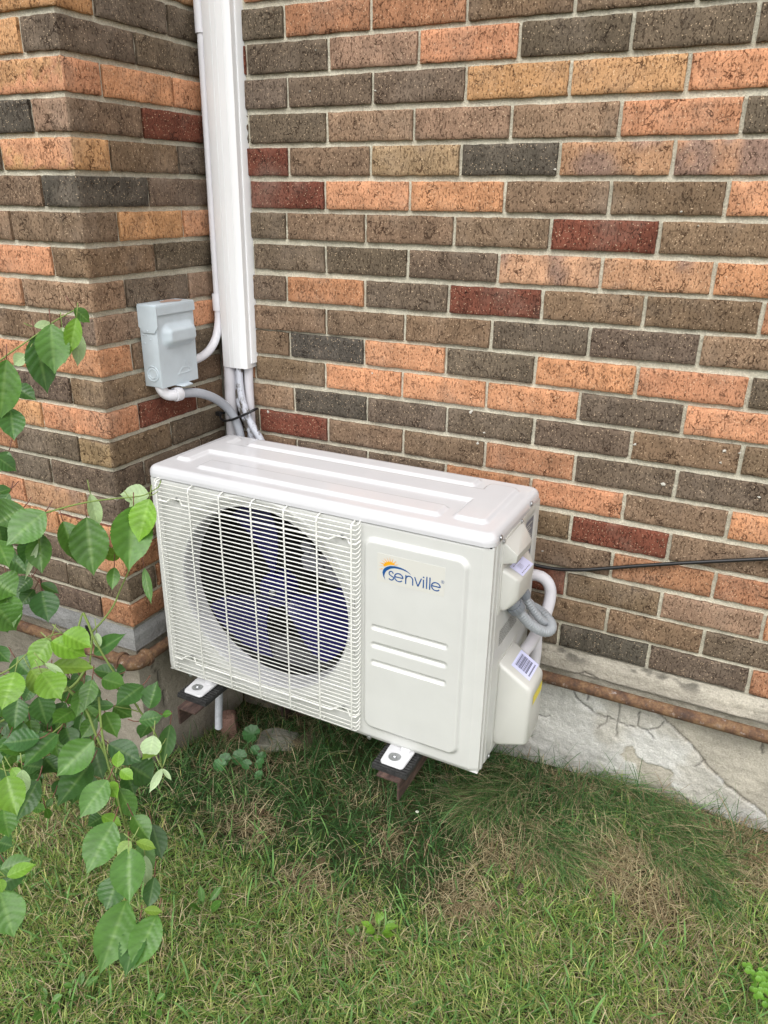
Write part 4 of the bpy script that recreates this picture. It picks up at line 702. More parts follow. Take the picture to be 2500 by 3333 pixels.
# lid
m_ = MB()
lx = np.unique(np.concatenate([np.linspace(-3, 14, 12), np.arange(14, 790, 3.), np.linspace(788, 803, 11)])); ly = np.unique(np.concatenate([np.linspace(-3, 14, 12), np.arange(14, 278, 2.6), np.linspace(276, 291, 11)]))
LX, LY = np.meshgrid(lx, ly, indexing='ij')
de = -rrect(LX, LY, -3, 803, -3, 291, 22); de = np.maximum(de, 0)
rnd = np.where(de < 15, 15-np.sqrt(np.maximum(15**2-(15-de)**2, 0)), 0)
LZ = 25 - rnd*1.1
def uni(*a): 
    r_ = a[0]
    for q in a[1:]: r_ = np.minimum(r_, q)
    return r_
plat = uni(rrect(LX, LY, 22, 66, 60, 264, 14), rrect(LX, LY, 22, 772, 134, 208, 14), rrect(LX, LY, 700, 772, 40, 248, 16))
bars = uni(rrect(LX, LY, 104, 680, 34, 92, 12), rrect(LX, LY, 102, 682, 216, 268, 12))
LZ = LZ + 6.5*sst(0, -8, plat) + 6.0*sst(0, -8, bars)
# keep the outline rounded in plan
over = rrect(LX, LY, -3, 803, -3, 291, 22) > 0
cxs = np.clip(LX, 19, 781); cys = np.clip(LY, 19, 269); vx, vy = LX-cxs, LY-cys; L_ = np.hypot(vx, vy)+1e-9
LX = np.where(over, cxs+vx/L_*22, LX); LY = np.where(over, cys+vy/L_*22, LY)
P = np.stack([LX, LY, LZ], -1); m_.grid(P)
bd = np.concatenate([P[:-1, 0], P[-1, :-1], P[::-1][:-1, -1], P[0, ::-1][:-1]]); lo1 = bd.copy(); lo1[:, 2] = 1.2; cen = np.array([400, 144, 0]); lo2 = lo1+(cen-lo1)*np.array([.004, .012, 0])
m_.grid(np.stack([bd, lo1, lo2], 1), closed_u=True)
ub(m_, 'lid', LID, smooth=45)
m_ = MB(); m_.box((4, 6, -3), (796, 284, 4)); ub(m_, 'lid_seal', DARK)
# fan guard: 48 horizontal wires, 7 uprights
m_ = MB()
zs_ = np.linspace(-5, -481, 49)
for k, z in enumerate(zs_):
    if k in (4, 45): continue
    m_.tube([(34, -2, z+7), (30, -8, z+6), (30, -14, z+1), (34, -15, z), (160, -15, z), (290, -15, z), (420, -15, z), (525, -15, z), (531, -14.5, z), (535, -11, z+3.5), (535.5, -3, z+8)], 1.25, 6)
for z in (-45, -447):
    for x0_, x1_, sg in ((34, 125, 1), (444, 524, -1)): pass
    m_.tube([(30, -6, z+5), (31, -14, z), (60, -14, z-1), (66, -9, z+5), (73, -4, z+6), (89, -4, z+6), (96, -9, z+2), (103, -14, z-1), (125, -15, z), (444, -15, z), (470, -14, z-1), (478, -9, z+3), (486, -4, z+6), (504, -4, z+6), (511, -9, z+3), (517, -14, z-1), (530, -14, z), (536, -4, z+6)], 2.1, 8)
for x in (36, 125, 206, 287, 367, 444, 522):
    m_.tube([(x, -1, -1), (x, -9, -2), (x, -15.5, -5), (x, -17.2, -12), (x, -17.2, -250), (x, -17.2, -474), (x, -15, -482), (x, -6, -486), (x, 0, -487)], 1.75, 8)
ub(m_, 'fan_guard', WIRE, smooth=60, fix=False)
# service panel badge
m_ = MB(); m_.box((575, -8.85, -113), (715, -8.4, -53)); bad = ub(m_, 'badge', STICK)
def ribbon(mb, pts, wd, y_, closed=False):
    p = [np.array(q, float) for q in pts]; L1, R1_ = [], []
    for i in range(len(p)):
        a = p[i-1] if (i > 0 or closed) else p[i]; b = p[(i+1) % len(p)] if (i < len(p)-1 or closed) else p[i]
        t = b-a; t = t/(np.hypot(*t)+1e-9); n_ = np.array([-t[1], t[0]])*wd/2
        L1.append(p[i]+n_); R1_.append(p[i]-n_)
    if closed: L1.append(L1[0]); R1_.append(R1_[0])
    mb.grid(np.array([[(q[0], y_, q[1]), (r_[0], y_, r_[1])] for q, r_ in zip(L1, R1_)]))
def arc(cx, cz, rx, rz, a0, a1, n=18): return [(cx+rx*math.cos(math.radians(a)), cz+rz*math.sin(math.radians(a))) for a in np.linspace(a0, a1, n)]
BL_, XH, AS = -105., 19., 25.5; lw = 2.35; yl = -9.3
m_ = MB(); c0 = BL_+XH/2; r0 = XH/2-lw/2
def let(pts, **k): ribbon(m_, pts, lw, yl, **k)
s_pts = [(609.2, -89.9)] + arc(605.0, -90.6, 4.3, 4.6, 25, 235, 14) + [(603.5, -94.4), (606.5, -96.2)] + arc(605.0, -99.6, 5.2, 4.7, 35, -150, 16)
let(s_pts)
for ex, rw in ((621.2, 8.8), (698.0, 8.8)):
    let([(ex-rw+.5, c0+.3), (ex+rw, c0+.3)] ); let(arc(ex, c0, rw, r0, 2, 322, 32))
let([(636, BL_), (636, BL_+XH)]); let([(636, BL_+XH*.45)] + arc(643.4, BL_+XH-8.6, 7.2, 7.6, 175, 5, 16) + [(650.6, BL_)])
let([(654.2, BL_+XH), (661.4, BL_+.8)]); let([(661.4, BL_+.8), (668.4, BL_+XH)])
let([(672.6, BL_), (672.6, BL_+XH-1)]); let([(679.2, BL_), (679.2, BL_+AS)]); let([(685.6, BL_), (685.6, BL_+AS)])
m_.lathe([(.01, -.1), (1.6, -.1)], (672.6, yl, BL_+XH+3.8), (0, 1, 0), 14)
ribbon(m_, arc(711, -82.5, 3.1, 3.1, 0, 360, 24)[:-1], .45, yl, closed=True)
for q in ([(710.1, -84.3), (710.1, -80.7)], [(710.1, -80.9)] + arc(711.1, -81.7, 1.0, .8, 90, -90, 8) + [(710.1, -82.5)], [(711.0, -82.6), (712.2, -84.3)]): ribbon(m_, q, .5, yl)
m_.poly([(x, yl, z) for x, z in LOGO[0]])
m_.v = [(x/1000., y_/1000., z/1000.+UB) for x, y_, z in m_.v]; m_.build('lettering', LOGOB, bad, fix=False)
m_ = MB(); m_.poly([(x, yl, z) for x, z in LOGO[1]]); m_.poly([(x, yl, z) for x, z in LOGO[2]])
m_.v = [(x/1000., y_/1000., z/1000.+UB) for x, y_, z in m_.v]; m_.build('sun_emblem', LOGOO, bad, fix=False)
# screws
def screw(pos, ax_, r_=4.2):
    m_ = MB(); m_.lathe([(r_*1.25, 0), (r_*1.25, .6), (r_, .8), (r_*.9, 2.0), (r_*.5, 2.8), (.1, 3.0)], pos, ax_, 14); ub(m_, 'screw', CHROME, smooth=40)
for x, z in ((81, -40), (495, -40), (81, -441), (495, -441)): screw((x, -3.5, z), (0, -1, 0))
for x in (68, 556): screw((x, -.5, -499), (0, -1, 0), 4.5)
for y_, z, r_ in ((30, 11, 5), (50, -4, 3.6), (157, -3, 3.6), (217, 12, 5)): screw((803.5, y_, z), (1, 0, 0), r_)
screw((804, 60, -496), (1, 0, 0), 4.5)
# side covers
m_ = MB(); v_, f_ = hull([(799, 48, -1), (803.5, 49, -2), (799, 192, -1), (803.5, 190, -2), (799, 48, -158), (803.5, 49, -157), (799, 206, -172), (803.5, 204, -171)], 1.0, 2); m_.add(v_, f_)
v_, f_ = hull([(800, 52, -6), (800, 172, -6), (804, 54, -8), (804, 166, -8), (829, 58, -30), (829, 150, -36), (827, 60, -47), (827, 143, -52), (800, 54, -52), (800, 196, -60)], 4, 4); m_.add(v_, f_)
v_, f_ = hull([(800, 56, -62), (800, 214, -72), (834, 68, -86), (834, 166, -92.5), (832, 76, -132), (833, 146, -140), (818, 62, -150), (820, 190, -150), (800, 54, -154), (800, 204, -170), (825, 190, -112)], 6, 5); m_.add(v_, f_)
sc_ = ub(m_, 'terminal_cover', PLAST, smooth=40)
m_ = MB(); v_, f_ = hull([(799, 86, -283), (799, 190, -284), (873, 86, -330), (873, 176, -331), (873, 92, -470), (873, 182, -468), (799, 86, -490), (799, 196, -490)], 9, 5); m_.add(v_, f_)
m_.box((799, 80, -492), (802.5, 202, -280)); vc_ = ub(m_, 'valve_cover', PLAST, smooth=40)
def quad_on(a, b, c, u0, u1, v0, v1, off):
    a, b, c = Vector(a), Vector(b), Vector(c); eu, ev = b-a, c-a; n_ = eu.cross(ev).normalized()
    if n_.x < 0: n_ = -n_
    return [tuple(a+eu*u+ev*v+n_*off) for u, v in ((u0, v0), (u1, v0), (u1, v1), (u0, v1))]
def stick(parent, name, m, quads):
    mb = MB()
    for q in quads: mb.add(q, [(0, 1, 2, 3)])
    mb.v = [(x/1000., y_/1000., z/1000.+UB) for x, y_, z in mb.v]; return mb.build(name, m, parent, fix=False)
A_, B_, C_ = (799, 86, -283), (873, 86, -330), (799, 190, -284)     # top slope of the valve cover
bl = stick(vc_, 'barcode_label', LABEL, [quad_on(A_, B_, C_, .30, .84, .22, .86, .6)])
rb = random.Random(3); qs = []; u = .36
while u < .70:
    wd_ = rb.choice([.006, .010, .016]); qs.append(quad_on(A_, B_, C_, u, u+wd_, .32, .76, .9)); u += wd_+rb.choice([.007, .011, .016])
for k in range(13): qs.append(quad_on(A_, B_, C_, .755, .79, .32+k*.035, .345+k*.035, .9))
stick(bl, 'barcode_print', INK, qs)
stick(vc_, 'yellow_label', YEL, [[(874, 104, -352), (874, 168, -352), (874, 168, -374), (874, 104, -374)]])
A_, B_, C_ = (800, 57, -62), (834, 68, -86), (800, 214, -72)
l2 = stick(sc_, 'small_label', LABEL, [quad_on(A_, B_, (800, 198, -71), .22, .96, .16, .66, 1.4)])
qs = [quad_on(A_, B_, (800, 198, -71), .45+.035*k, .456+.035*k, .30, .44, 1.7) for k in range(8)] + [quad_on(A_, B_, (800, 198, -71), .82, .85, .22+.06*k, .26+.06*k, 1.7) for k in range(6)] + [quad_on(A_, B_, (800, 198, -71), .34, .36, .22+.06*k, .27+.06*k, 1.7) for k in range(6)]
stick(l2, 'label_print', INK, qs)
pl_ = stick(ac, 'rating_plate', PLATE, [[(800.4, 200, -26), (800.4, 254, -26), (800.4, 254, -168), (800.4, 200, -168)]])
qs = [[(800.9, 204, -34-k*6.2), (800.9, 204+rb.uniform(24, 46), -34-k*6.2), (800.9, 204+rb.uniform(24, 46), -36.4-k*6.2), (800.9, 204, -36.4-k*6.2)] for k in range(21)]
for q in qs: q[2] = (q[2][0], q[1][1], q[2][2])
stick(pl_, 'plate_print', STICK, qs)
qs = []
for k in range(7):
    y_ = 74
    while y_ < 180:
        l_ = rb.uniform(4, 12); qs.append([(802.6, y_, -206-k*5.2), (802.6, y_+l_, -206-k*5.2), (802.6, y_+l_, -208.6-k*5.2), (802.6, y_, -208.6-k*5.2)]); y_ += l_+2.2
stick(ac, 'warning_print', GREYTXT, qs)
# feet of the unit
for xc in (112, 632):
    m_ = MB(); v_, f_ = hull([(xc-29, 20, -509), (xc+29, 20, -509), (xc-27, -44, -510), (xc+27, -44, -510), (xc-22, -50, -510), (xc+22, -50, -510), (xc-29, 20, -502), (xc+29, 20, -502), (xc-26, -43, -505), (xc+26, -43, -505), (xc-21, -48, -505), (xc+21, -48, -505)], 1.6, 3); m_.add(v_, f_)
    v_, f_ = hull([(xc-6, 6, -506), (xc+24, 6, -506), (xc-2, 6, -496), (xc+20, 6, -496), (xc+2, -10, -505), (xc+18, -10, -505)], 1.5, 2); m_.add(v_, f_)
    ft = ub(m_, 'foot', LID, smooth=40)
    m_ = MB(); m_.lathe([(13.5, 0), (13.5, 1.4), (5, 1.9), (5, 3.2), (3.4, 5), (.2, 5.6)], (xc-3, -24, -505), (0, 0, 1), 28); m_.v = [(x/1000., y_/1000., z/1000.+UB) for x, y_, z in m_.v]; m_.build('bolt_washer', CHROME, ft, smooth=35)
    m_ = MB(); m_.lathe([(2, 0), (.1, .1)], (xc+(16 if xc < 300 else -21), -34 if xc < 300 else -20, -504.7), (0, 0, 1), 12); m_.v = [(x/1000., y_/1000., z/1000.+UB) for x, y_, z in m_.v]; m_.build('bolt_hole', DARK, ft)
# rubber pads and angle-iron brackets (things of their own, in world space)
UM = Matrix.Translation(UNIT) @ Matrix.Rotation(UYAW, 4, 'Z')
def world(mb): mb.v = [tuple(UM @ Vector((x/1000., y_/1000., z/1000.))) for x, y_, z in mb.v]; return mb
for side, (x0, x1, lab) in (('l', (75, 158, 'black ribbed rubber pad under the left foot of the unit, by the drain hose')), ('r', (592, 672, 'black ribbed rubber pad under the right foot of the unit'))):
    m_ = MB(); m_.box((x0, -58, -522), (x1, 30, -514)); k = -56
    while k < 28: m_.box((x0+.5, k, -514.2), (x1-.5, k+4, -510.3)); k += 8
    world(m_); o = m_.build('rubber_pad', RUBBER); tag(o, lab, 'pad', 'rubber pads under the unit feet')
for (x0, x1, xv, yf, lab) in ((100, 152, 100, -88, 'rusty angle iron bracket under the left foot of the unit'), (610, 662, 657, -70, 'rusty angle iron bracket under the right foot of the unit')):
    xw = UNIT[0]+.5*(x0+x1)/1000; o = empty('wall_bracket', (xw, -.004, -.1), lab, 'bracket', 0, 'angle iron brackets')
    yb = 366 + (-2 if x0 < 300 else 3)
    m_ = MB(); m_.box((x0, yf, -527.2), (x1, yb, -522.2)); m_.box((xv, yf, -570), (xv+5, yb, -527.4)); world(m_); loc(m_, o).build('arm', IRON, o, bevel=(.0008, 2))
    m_ = MB(); m_.box((x0, yb-5.3, -1010), (x1+12, yb-.3, -527.6)); m_.box((xv+.3, yb-46, -1010), (xv+5.3, yb-5.6, -571)); world(m_); loc(m_, o).build('wall_leg', IRON, o, bevel=(.0008, 2))
# drain hose
m_ = MB(); m_.tube([(.215, -.235, .30), (.213, -.236, .24), (.211, -.236, .16), (.206, -.238, .095), (.203, -.24, .045)], .0095, 14, step=.0012, rfun=ridge(.0095, .0042, .0009))
# slide the hose to where it hangs, left of the pad
m_.v = [(x-.105, y_+.0, z) for x, y_, z in m_.v]
tag(m_.build('drain_hose', TUBEW, smooth=60), 'short white ribbed drain hose hanging beneath the left end of the unit', 'hose')
# refrigerant pipes looping on the right
m_ = MB(); m_.tube([(.80, -.055, .602), (.835, -.052, .603), (.8578, -.05, .6040), (.8702, -.05, .6064), (.8829, -.05, .6055), (.8944, -.05, .6001), (.9033, -.05, .5884), (.9078, -.05, .5723), (.9088, -.055, .5539), (.9078, -.065, .5358), (.9062, -.080, .5220), (.9038, -.10, .510), (.9004, -.125, .500), (.8973, -.15, .492), (.89, -.18, .482)], .0130, 18, step=.01)
tag(m_.build('insulated_pipe', INSUL, smooth=60), 'thick white wrapped pipe looping behind the right side of the unit into its lower cover', 'pipe')
m_ = MB(); m_.tube([(.82, -.08, .56), (.865, -.085, .555), (.890, -.088, .52), (.897, -.09, .47), (.898, -.09, .42), (.895, -.10, .37), (.88, -.13, .34)], .0120, 18, step=.01)
tag(m_.build('insulated_pipe', INSUL, smooth=60), 'second wrapped pipe tucked between the lower side cover and the looping pipe', 'pipe')
def ltc(name, path, r_, nutpos, nutdir, R_, lab):
    o = empty(name, path[0], lab, 'conduit', 0, 'corrugated conduits on the right side of the unit')
    m_ = MB(); m_.tube(path, r_, 18, step=.0012, rfun=ridge(r_, .0064, .0010)); loc(m_, o).build('hose', FLEX2, o, smooth=60)
    m_ = MB(); n_ = 48; ax_ = Vector(nutdir).normalized()
    upv = Vector((0, 0, 1)); Nn = (upv-ax_*upv.dot(ax_)).normalized(); Bn = ax_.cross(Nn); rows = []
    for k in range(n_):
        a = 2*math.pi*k/n_; rr_ = R_*(1+.045*(1 if (k % 4) < 3 else -1))
        rows.append([tuple(Vector(nutpos)+ax_*h_+(Nn*math.cos(a)+Bn*math.sin(a))*q) for h_, q in ((-.0005, R_*.7), (0, rr_), (.014, rr_), (.018, R_*.92), (.018, r_*.9))])
    m_.grid(np.array(rows), closed_u=True); m_.lathe([(R_*.9, 0), (R_*.95, .001), (R_*.95, .010), (R_*.7, .011)], Vector(nutpos)-ax_*.012, ax_, 24)
    loc(m_, o).build('nut', NUT, o, smooth=35); return o
ltc('corrugated_conduit', [(.874, -.278, .663), (.881, -.270, .651), (.8885, -.260, .633), (.898, -.250, .6148), (.9128, -.235, .5905), (.9273, -.220, .5737), (.9385, -.205, .5631), (.9449, -.190, .5594), (.9444, -.175, .5612), (.9366, -.160, .5628), (.9203, -.145, .5674), (.9026, -.130, .567), (.880, -.115, .565)], .0100, (.8845, -.2665, .6430), (.42, .48, -.77), .0172, 'nearer grey corrugated conduit looping from the larger fitting under the side cover')
ltc('corrugated_conduit', [(.880, -.222, .668), (.8845, -.218, .655), (.8895, -.214, .642), (.8945, -.209, .629), (.904, -.203, .6112), (.914, -.196, .5937), (.9236, -.186, .5770), (.929, -.172, .5650), (.92, -.150, .552), (.90, -.12, .545)], .0076, (.8868, -.2165, .6500), (.36, .36, -.86), .0118, 'thinner grey corrugated conduit from the smaller fitting behind the first one')

# ------------------------------------------------------------ shrub
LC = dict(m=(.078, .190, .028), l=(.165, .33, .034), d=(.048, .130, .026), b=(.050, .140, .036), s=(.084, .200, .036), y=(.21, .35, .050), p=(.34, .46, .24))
def leaf(mb, B, T, wd, k, rnd=random):
    B, T = Vector(B), Vector(T); ax_ = T-B; L_ = ax_.length; ax_ = ax_/L_
    tocam = (Vector(CAM)-B).normalized(); nrm = (tocam*.75+Vector((0, 0, .55))+Vector((rnd.uniform(-.3, .3), rnd.uniform(-.25, .25), 0))*(.9)).normalized()
    nrm = (nrm-ax_*nrm.dot(ax_)).normalized(); sd2 = ax_.cross(nrm)
    nl, nw = 40, 12; P = np.zeros((nl+1, nw+1, 3)); cc = np.zeros((nl+1, nw+1, 3)); col = np.array(LC[k])*rnd.uniform(.82, 1.15)
    fold = rnd.uniform(.08, .42); droop = rnd.uniform(.05, .20); wav = rnd.uniform(0, 6); ws = 1.12/max(.45, abs(nrm.dot(tocam)))**.35
    for i in range(nl+1):
        t = i/nl; prof_ = (math.sin(math.pi*t**.86)**.86)
        if t > .76: prof_ *= .34+.66*(1-(t-.76)/.24)**1.1
        hw = wd/2*.88*ws*max(prof_, .004)
        for j in range(nw+1):
            s_ = 2*j/nw-1; edge_ = 1+.03*math.sin(i*2.9+j)*(abs(s_) > .9)
            vein = max(0., math.cos((t*12.5 - abs(s_)*3.2)*math.pi))**5   # curved side veins
            off = fold*hw*abs(s_)**1.25 - droop*L_*(t*t)*.5 - .075*hw*vein*(abs(s_) > .04) + .10*hw*math.sin(wav+t*5)*s_
            P[i, j] = B+ax_*(L_*t)+sd2*(hw*s_*edge_)+nrm*off
            mid = 1 if abs(s_) < .05 else 0
            cc[i, j] = col*(1-.16*vein+.08*(s_*s_))*(1 if not mid else 1.0)+np.array([.06, .075, .03])*mid
    mb.grid(P, cc)
    # petiole
    return B - ax_*.012
bush = empty('shrub', (-.35, -.78, .05), 'leafy green shrub with drooping branches at the left, in front of the brick pier', 'shrub')
fl = MB(); st_ = MB(); rl = random.Random(5)
for q in LEAVES:
    e_ = leaf(fl, q[:3], q[3:6], q[6], q[7], rl)
    b0 = Vector(q[:3]); d_ = (b0-Vector(q[3:6])).normalized()
    st_.tube([b0, b0+d_*.008+Vector((0, 0, .003)), b0+d_*.016+Vector((0, 0, .009))], .0009, 5, col=(.16, .07, .05) if q[7] in 'dbsm' else (.2, .26, .08))
# extra leaves filling the shrub's depth, out of the photograph on the left
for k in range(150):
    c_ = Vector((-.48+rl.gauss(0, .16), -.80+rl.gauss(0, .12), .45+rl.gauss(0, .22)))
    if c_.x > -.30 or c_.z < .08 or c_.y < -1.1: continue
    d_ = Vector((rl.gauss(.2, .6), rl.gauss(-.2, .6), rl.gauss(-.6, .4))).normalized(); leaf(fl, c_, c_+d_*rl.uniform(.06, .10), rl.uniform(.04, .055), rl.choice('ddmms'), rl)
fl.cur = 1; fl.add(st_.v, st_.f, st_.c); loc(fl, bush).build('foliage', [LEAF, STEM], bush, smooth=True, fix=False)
for r_, pts in STEMS:
    st_ = MB(); st_.tube(pts, r_*.5, 8, step=.01, col=(.17, .24, .06), rfun=lambda L_, t, r_=r_: r_*.5*(1.12-.45*t))
    loc(st_, bush).build('branch', STEM, bush, smooth=60, fix=False)
for k in range(9):
    a = rl.uniform(0, 6.28); top = Vector((-.42+.25*math.cos(a), -.80+.18*math.sin(a), rl.uniform(.5, .95)))
    st_ = MB(); st_.tube([(-.42+.03*math.cos(a), -.80+.03*math.sin(a), -.02), (-.42+.12*math.cos(a), -.80+.09*math.sin(a), .3), tuple(top)], .006, 8, step=.04, col=(.14, .13, .06), rfun=lambda L_, t: .0075*(1-.7*t))
    loc(st_, bush).build('branch', STEM, bush, smooth=60, fix=False)

# ------------------------------------------------------------ stones under the unit
def rock(name, c, sz, col, lab, seed, rz=0, flat=.7):
    bm = bmesh.new(); rr_ = random.Random(seed)
    v_, f_ = hull([(rr_.uniform(-1, 1)*sz[0], rr_.uniform(-1, 1)*sz[1], rr_.uniform(-1, 1)*sz[2]) for _ in range(16)]+[(sx*sz[0]*.8, sy*sz[1]*.8, sz_*sz[2]*.8) for sx in (-1, 1) for sy in (-1, 1) for sz_ in (-1, 1)], .004, 2)
    me = bpy.data.meshes.new(name); me.from_pydata(v_, [], f_); bm.from_mesh(me)
    bmesh.ops.triangulate(bm, faces=bm.faces); bmesh.ops.subdivide_edges(bm, edges=bm.edges, cuts=3, use_grid_fill=True)
    co_ = np.array([q.co[:] for q in bm.verts]); nz = fbm(co_[:, 0]*60, co_[:, 1]*60, co_[:, 2]*60, s=seed)-.5; bm.normal_update()
    for q, z in zip(bm.verts, nz): q.co += q.normal*float(z)*.010
    bm.to_mesh(me); bm.free(); me.materials.append(CONC)
    ca = me.color_attributes.new('Col', 'FLOAT_COLOR', 'POINT'); cl = np.ones((len(me.vertices), 4)); cl[:, :3] = np.array(col)*(.8+.4*fbm(co_[:, 0]*50, co_[:, 1]*50, co_[:, 2]*50, s=seed+3)[:len(me.vertices), None]); ca.data.foreach_set('color', cl.ravel())
    o = bpy.data.objects.new(name, me); C.objects.link(o); o.location = c; o.rotation_euler = (rr_.uniform(-.1, .1), rr_.uniform(-.1, .1), rz)
    tag(o, lab, 'stone'); return o
rock('stone', (.235, -.165, -.010), (.062, .042, .022), (.30, .29, .24), 'grey broken slab on the ground under the unit, left of the mossy one', 2, .35)
rock('stone', (.335, -.135, -.005), (.055, .045, .022), (.17, .14, .09), 'brown mossy slab on the ground under the unit beside the grey one', 4, -.2)
rock('stone', (.060, -.150, -.020), (.028, .026, .045), (.32, .19, .15), 'pinkish pitted rock behind the white drain hose', 6, .6)
rock('stone', (.765, -.16, .035), (.075, .045, .022), (.33, .29, .20), 'flat tan stone half buried in grass below the right end of the unit', 8, .1)

# ------------------------------------------------------------ lawn
def fast(name, V, Q, T, Cc, m, parent=None):
    me = bpy.data.meshes.new(name); nq, nt_ = len(Q), len(T)
    me.vertices.add(len(V)); me.vertices.foreach_set('co', V.astype(np.float32).ravel())
    me.loops.add(nq*4+nt_*3); me.loops.foreach_set('vertex_index', np.concatenate([Q.ravel(), T.ravel()]).astype(np.int32))
    me.polygons.add(nq+nt_); me.polygons.foreach_set('loop_start', np.concatenate([np.arange(nq)*4, nq*4+np.arange(nt_)*3]).astype(np.int32))
    me.polygons.foreach_set('use_smooth', np.ones(nq+nt_, bool))
    me.update(calc_edges=True); me.validate()
    ca = me.color_attributes.new('Col', 'FLOAT_COLOR', 'POINT'); ca.data.foreach_set('color', np.concatenate([Cc, np.ones((len(Cc), 1))], 1).astype(np.float32).ravel())
    me.materials.append(m); o = bpy.data.objects.new(name, me); C.objects.link(o)
    if parent: o.parent = parent
    return o
def blades(root, th, ln, lean, wd, col, seg=3, curl=None):
    n_ = len(root); ts = np.linspace(0, 1, seg+1); d = np.stack([np.cos(th), np.sin(th), 0*th], 1); tw = th+np.pi/2+rng.normal(0, .5, n_)
    sv = np.stack([np.cos(tw), np.sin(tw), 0*th], 1); V = []; Cc = []
    if curl is None: curl = np.zeros(n_)
    for k, t in enumerate(ts):
        hor = lean*(t**1.35); ver = np.sqrt(np.maximum(1-lean**2, .03))*t - .42*lean*t*t*np.where(lean > .55, 1, .4)
        p = root + d*(hor*ln)[:, None] + sv*(curl*ln*t*t)[:, None]; p[:, 2] += ver*ln
        g_ = gz(p[:, 0], p[:, 1])+.003; p[:, 2] = np.maximum(p[:, 2], g_+.004*t)
        wk = wd*(1-.25*t)*(1 if k < seg else 0)
        shade = 1.0
        if k < seg: V += [p-sv*(wk/2)[:, None], p+sv*(wk/2)[:, None]]; Cc += [col*shade, col*shade]
        else: V += [p]; Cc += [col*1.1]
    V = np.stack(V, 1); Cc = np.stack(Cc, 1); nv = V.shape[1]; b0 = np.arange(n_)[:, None]*nv
    Q = np.concatenate([b0+np.array([[2*k, 2*k+1, 2*k+3, 2*k+2]]) for k in range(seg-1)], 0) if seg > 1 else np.zeros((0, 4), int)
    T = b0+np.array([[2*seg-2, 2*seg-1, 2*seg]])
    return V.reshape(-1, 3), Q, T, Cc.reshape(-1, 3)
def merge(L_):
    V, Q, T, Cc = [], [], [], []; o = 0
    for v, q, t, c in L_: V.append(v); Q.append(q+o); T.append(t+o); Cc.append(c); o += len(v)
    return np.concatenate(V), np.concatenate(Q), np.concatenate(T), np.concatenate(Cc)
def drym(x, y):
    m = np.zeros(np.shape(x)); wob_ = .55+.9*fbm(np.asarray(x)*14, np.asarray(y)*14, s=71)
    for cx_, cy_, r_ in DRY: m = np.maximum(m, sst(1.3, .6, np.hypot(x-cx_, (y-cy_)*1.25)/r_/wob_))
    return m
def scatter(n_, x0, x1, y0, y1):
    x = rng.uniform(x0, x1, n_); y_ = rng.uniform(y0, y1, n_)
    ok = (y_ < -.012) & ~((x < .012) & (y_ > -PD-.012)); return x[ok], y_[ok]
G1 = np.array([.195, .315, .072]); G2 = np.array([.37, .42, .155]); G3 = np.array([.080, .185, .045]); ST = np.array([.52, .44, .27]); BR_ = np.array([.27, .195, .115])
def lawn(n_, x0, x1, y0, y1, lmin, lmax, wmul=1.):
    x, y_ = scatter(n_, x0, x1, y0, y1); dm = drym(x, y_)
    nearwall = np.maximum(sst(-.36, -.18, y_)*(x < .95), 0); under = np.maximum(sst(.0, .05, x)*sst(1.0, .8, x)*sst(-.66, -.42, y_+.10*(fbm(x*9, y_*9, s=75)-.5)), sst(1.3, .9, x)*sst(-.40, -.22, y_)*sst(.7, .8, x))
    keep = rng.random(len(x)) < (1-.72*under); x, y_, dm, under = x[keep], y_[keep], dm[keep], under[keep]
    n2 = len(x); u = rng.random(n2); patch = fbm(x*7, y_*7, s=77)
    green = np.where((u < .45)[:, None], G1, np.where((u < .78)[:, None], G2, G3))
    green = np.where((rng.random(n2) < under*.95)[:, None], np.array([.050, .120, .034]), green)  # blades beneath the unit get a darker colour, painting in its shade
    pst = np.clip(.13+.42*sst(.50, .68, patch)+.92*dm-.10*under, 0, .96); isst = rng.random(n2) < pst
    dryc = ST*rng.uniform(.5, 1.15, n2)[:, None]; dryc = np.where((rng.random(n2) < .35)[:, None], BR_*rng.uniform(.6, 1.3, n2)[:, None], dryc)
    col = np.where(isst[:, None], dryc, green*rng.uniform(.7, 1.35, n2)[:, None]*np.stack([rng.uniform(.85, 1.2, n2), np.ones(n2), np.ones(n2)], 1))
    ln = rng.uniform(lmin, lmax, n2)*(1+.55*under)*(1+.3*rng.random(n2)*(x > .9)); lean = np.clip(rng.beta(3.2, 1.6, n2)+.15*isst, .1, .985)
    flow = 4.9+2.2*(fbm(x*5, y_*5, s=79)-.5)*3; th = np.where(rng.random(n2) < .45, flow+rng.normal(0, .8, n2), rng.uniform(0, 6.283, n2))
    wd = rng.uniform(.0009, .0026, n2)*wmul*np.where(isst, .75, 1); zr = gz(x, y_)-.002+np.where(isst, rng.uniform(0, .014, n2), 0)
    return blades(np.stack([x, y_, zr], 1), th, ln, lean, wd, col, 3, rng.normal(0, .11, n2))
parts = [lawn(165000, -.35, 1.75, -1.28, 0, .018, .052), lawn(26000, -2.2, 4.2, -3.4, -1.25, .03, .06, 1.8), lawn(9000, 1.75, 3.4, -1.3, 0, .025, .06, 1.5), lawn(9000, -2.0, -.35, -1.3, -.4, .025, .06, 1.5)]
# a thin layer of coarse bright blades
x, y_ = scatter(2000, -.1, 1.6, -1.25, -.35); n2 = len(x)
parts.append(blades(np.stack([x, y_, gz(x, y_)+.004], 1), rng.uniform(0, 6.283, n2), rng.uniform(.03, .075, n2), rng.uniform(.35, .9, n2), rng.uniform(.0028, .0045, n2), np.array([.14, .27, .08])*rng.uniform(.7, 1.3, n2)[:, None], 4, rng.normal(0, .15, n2)))
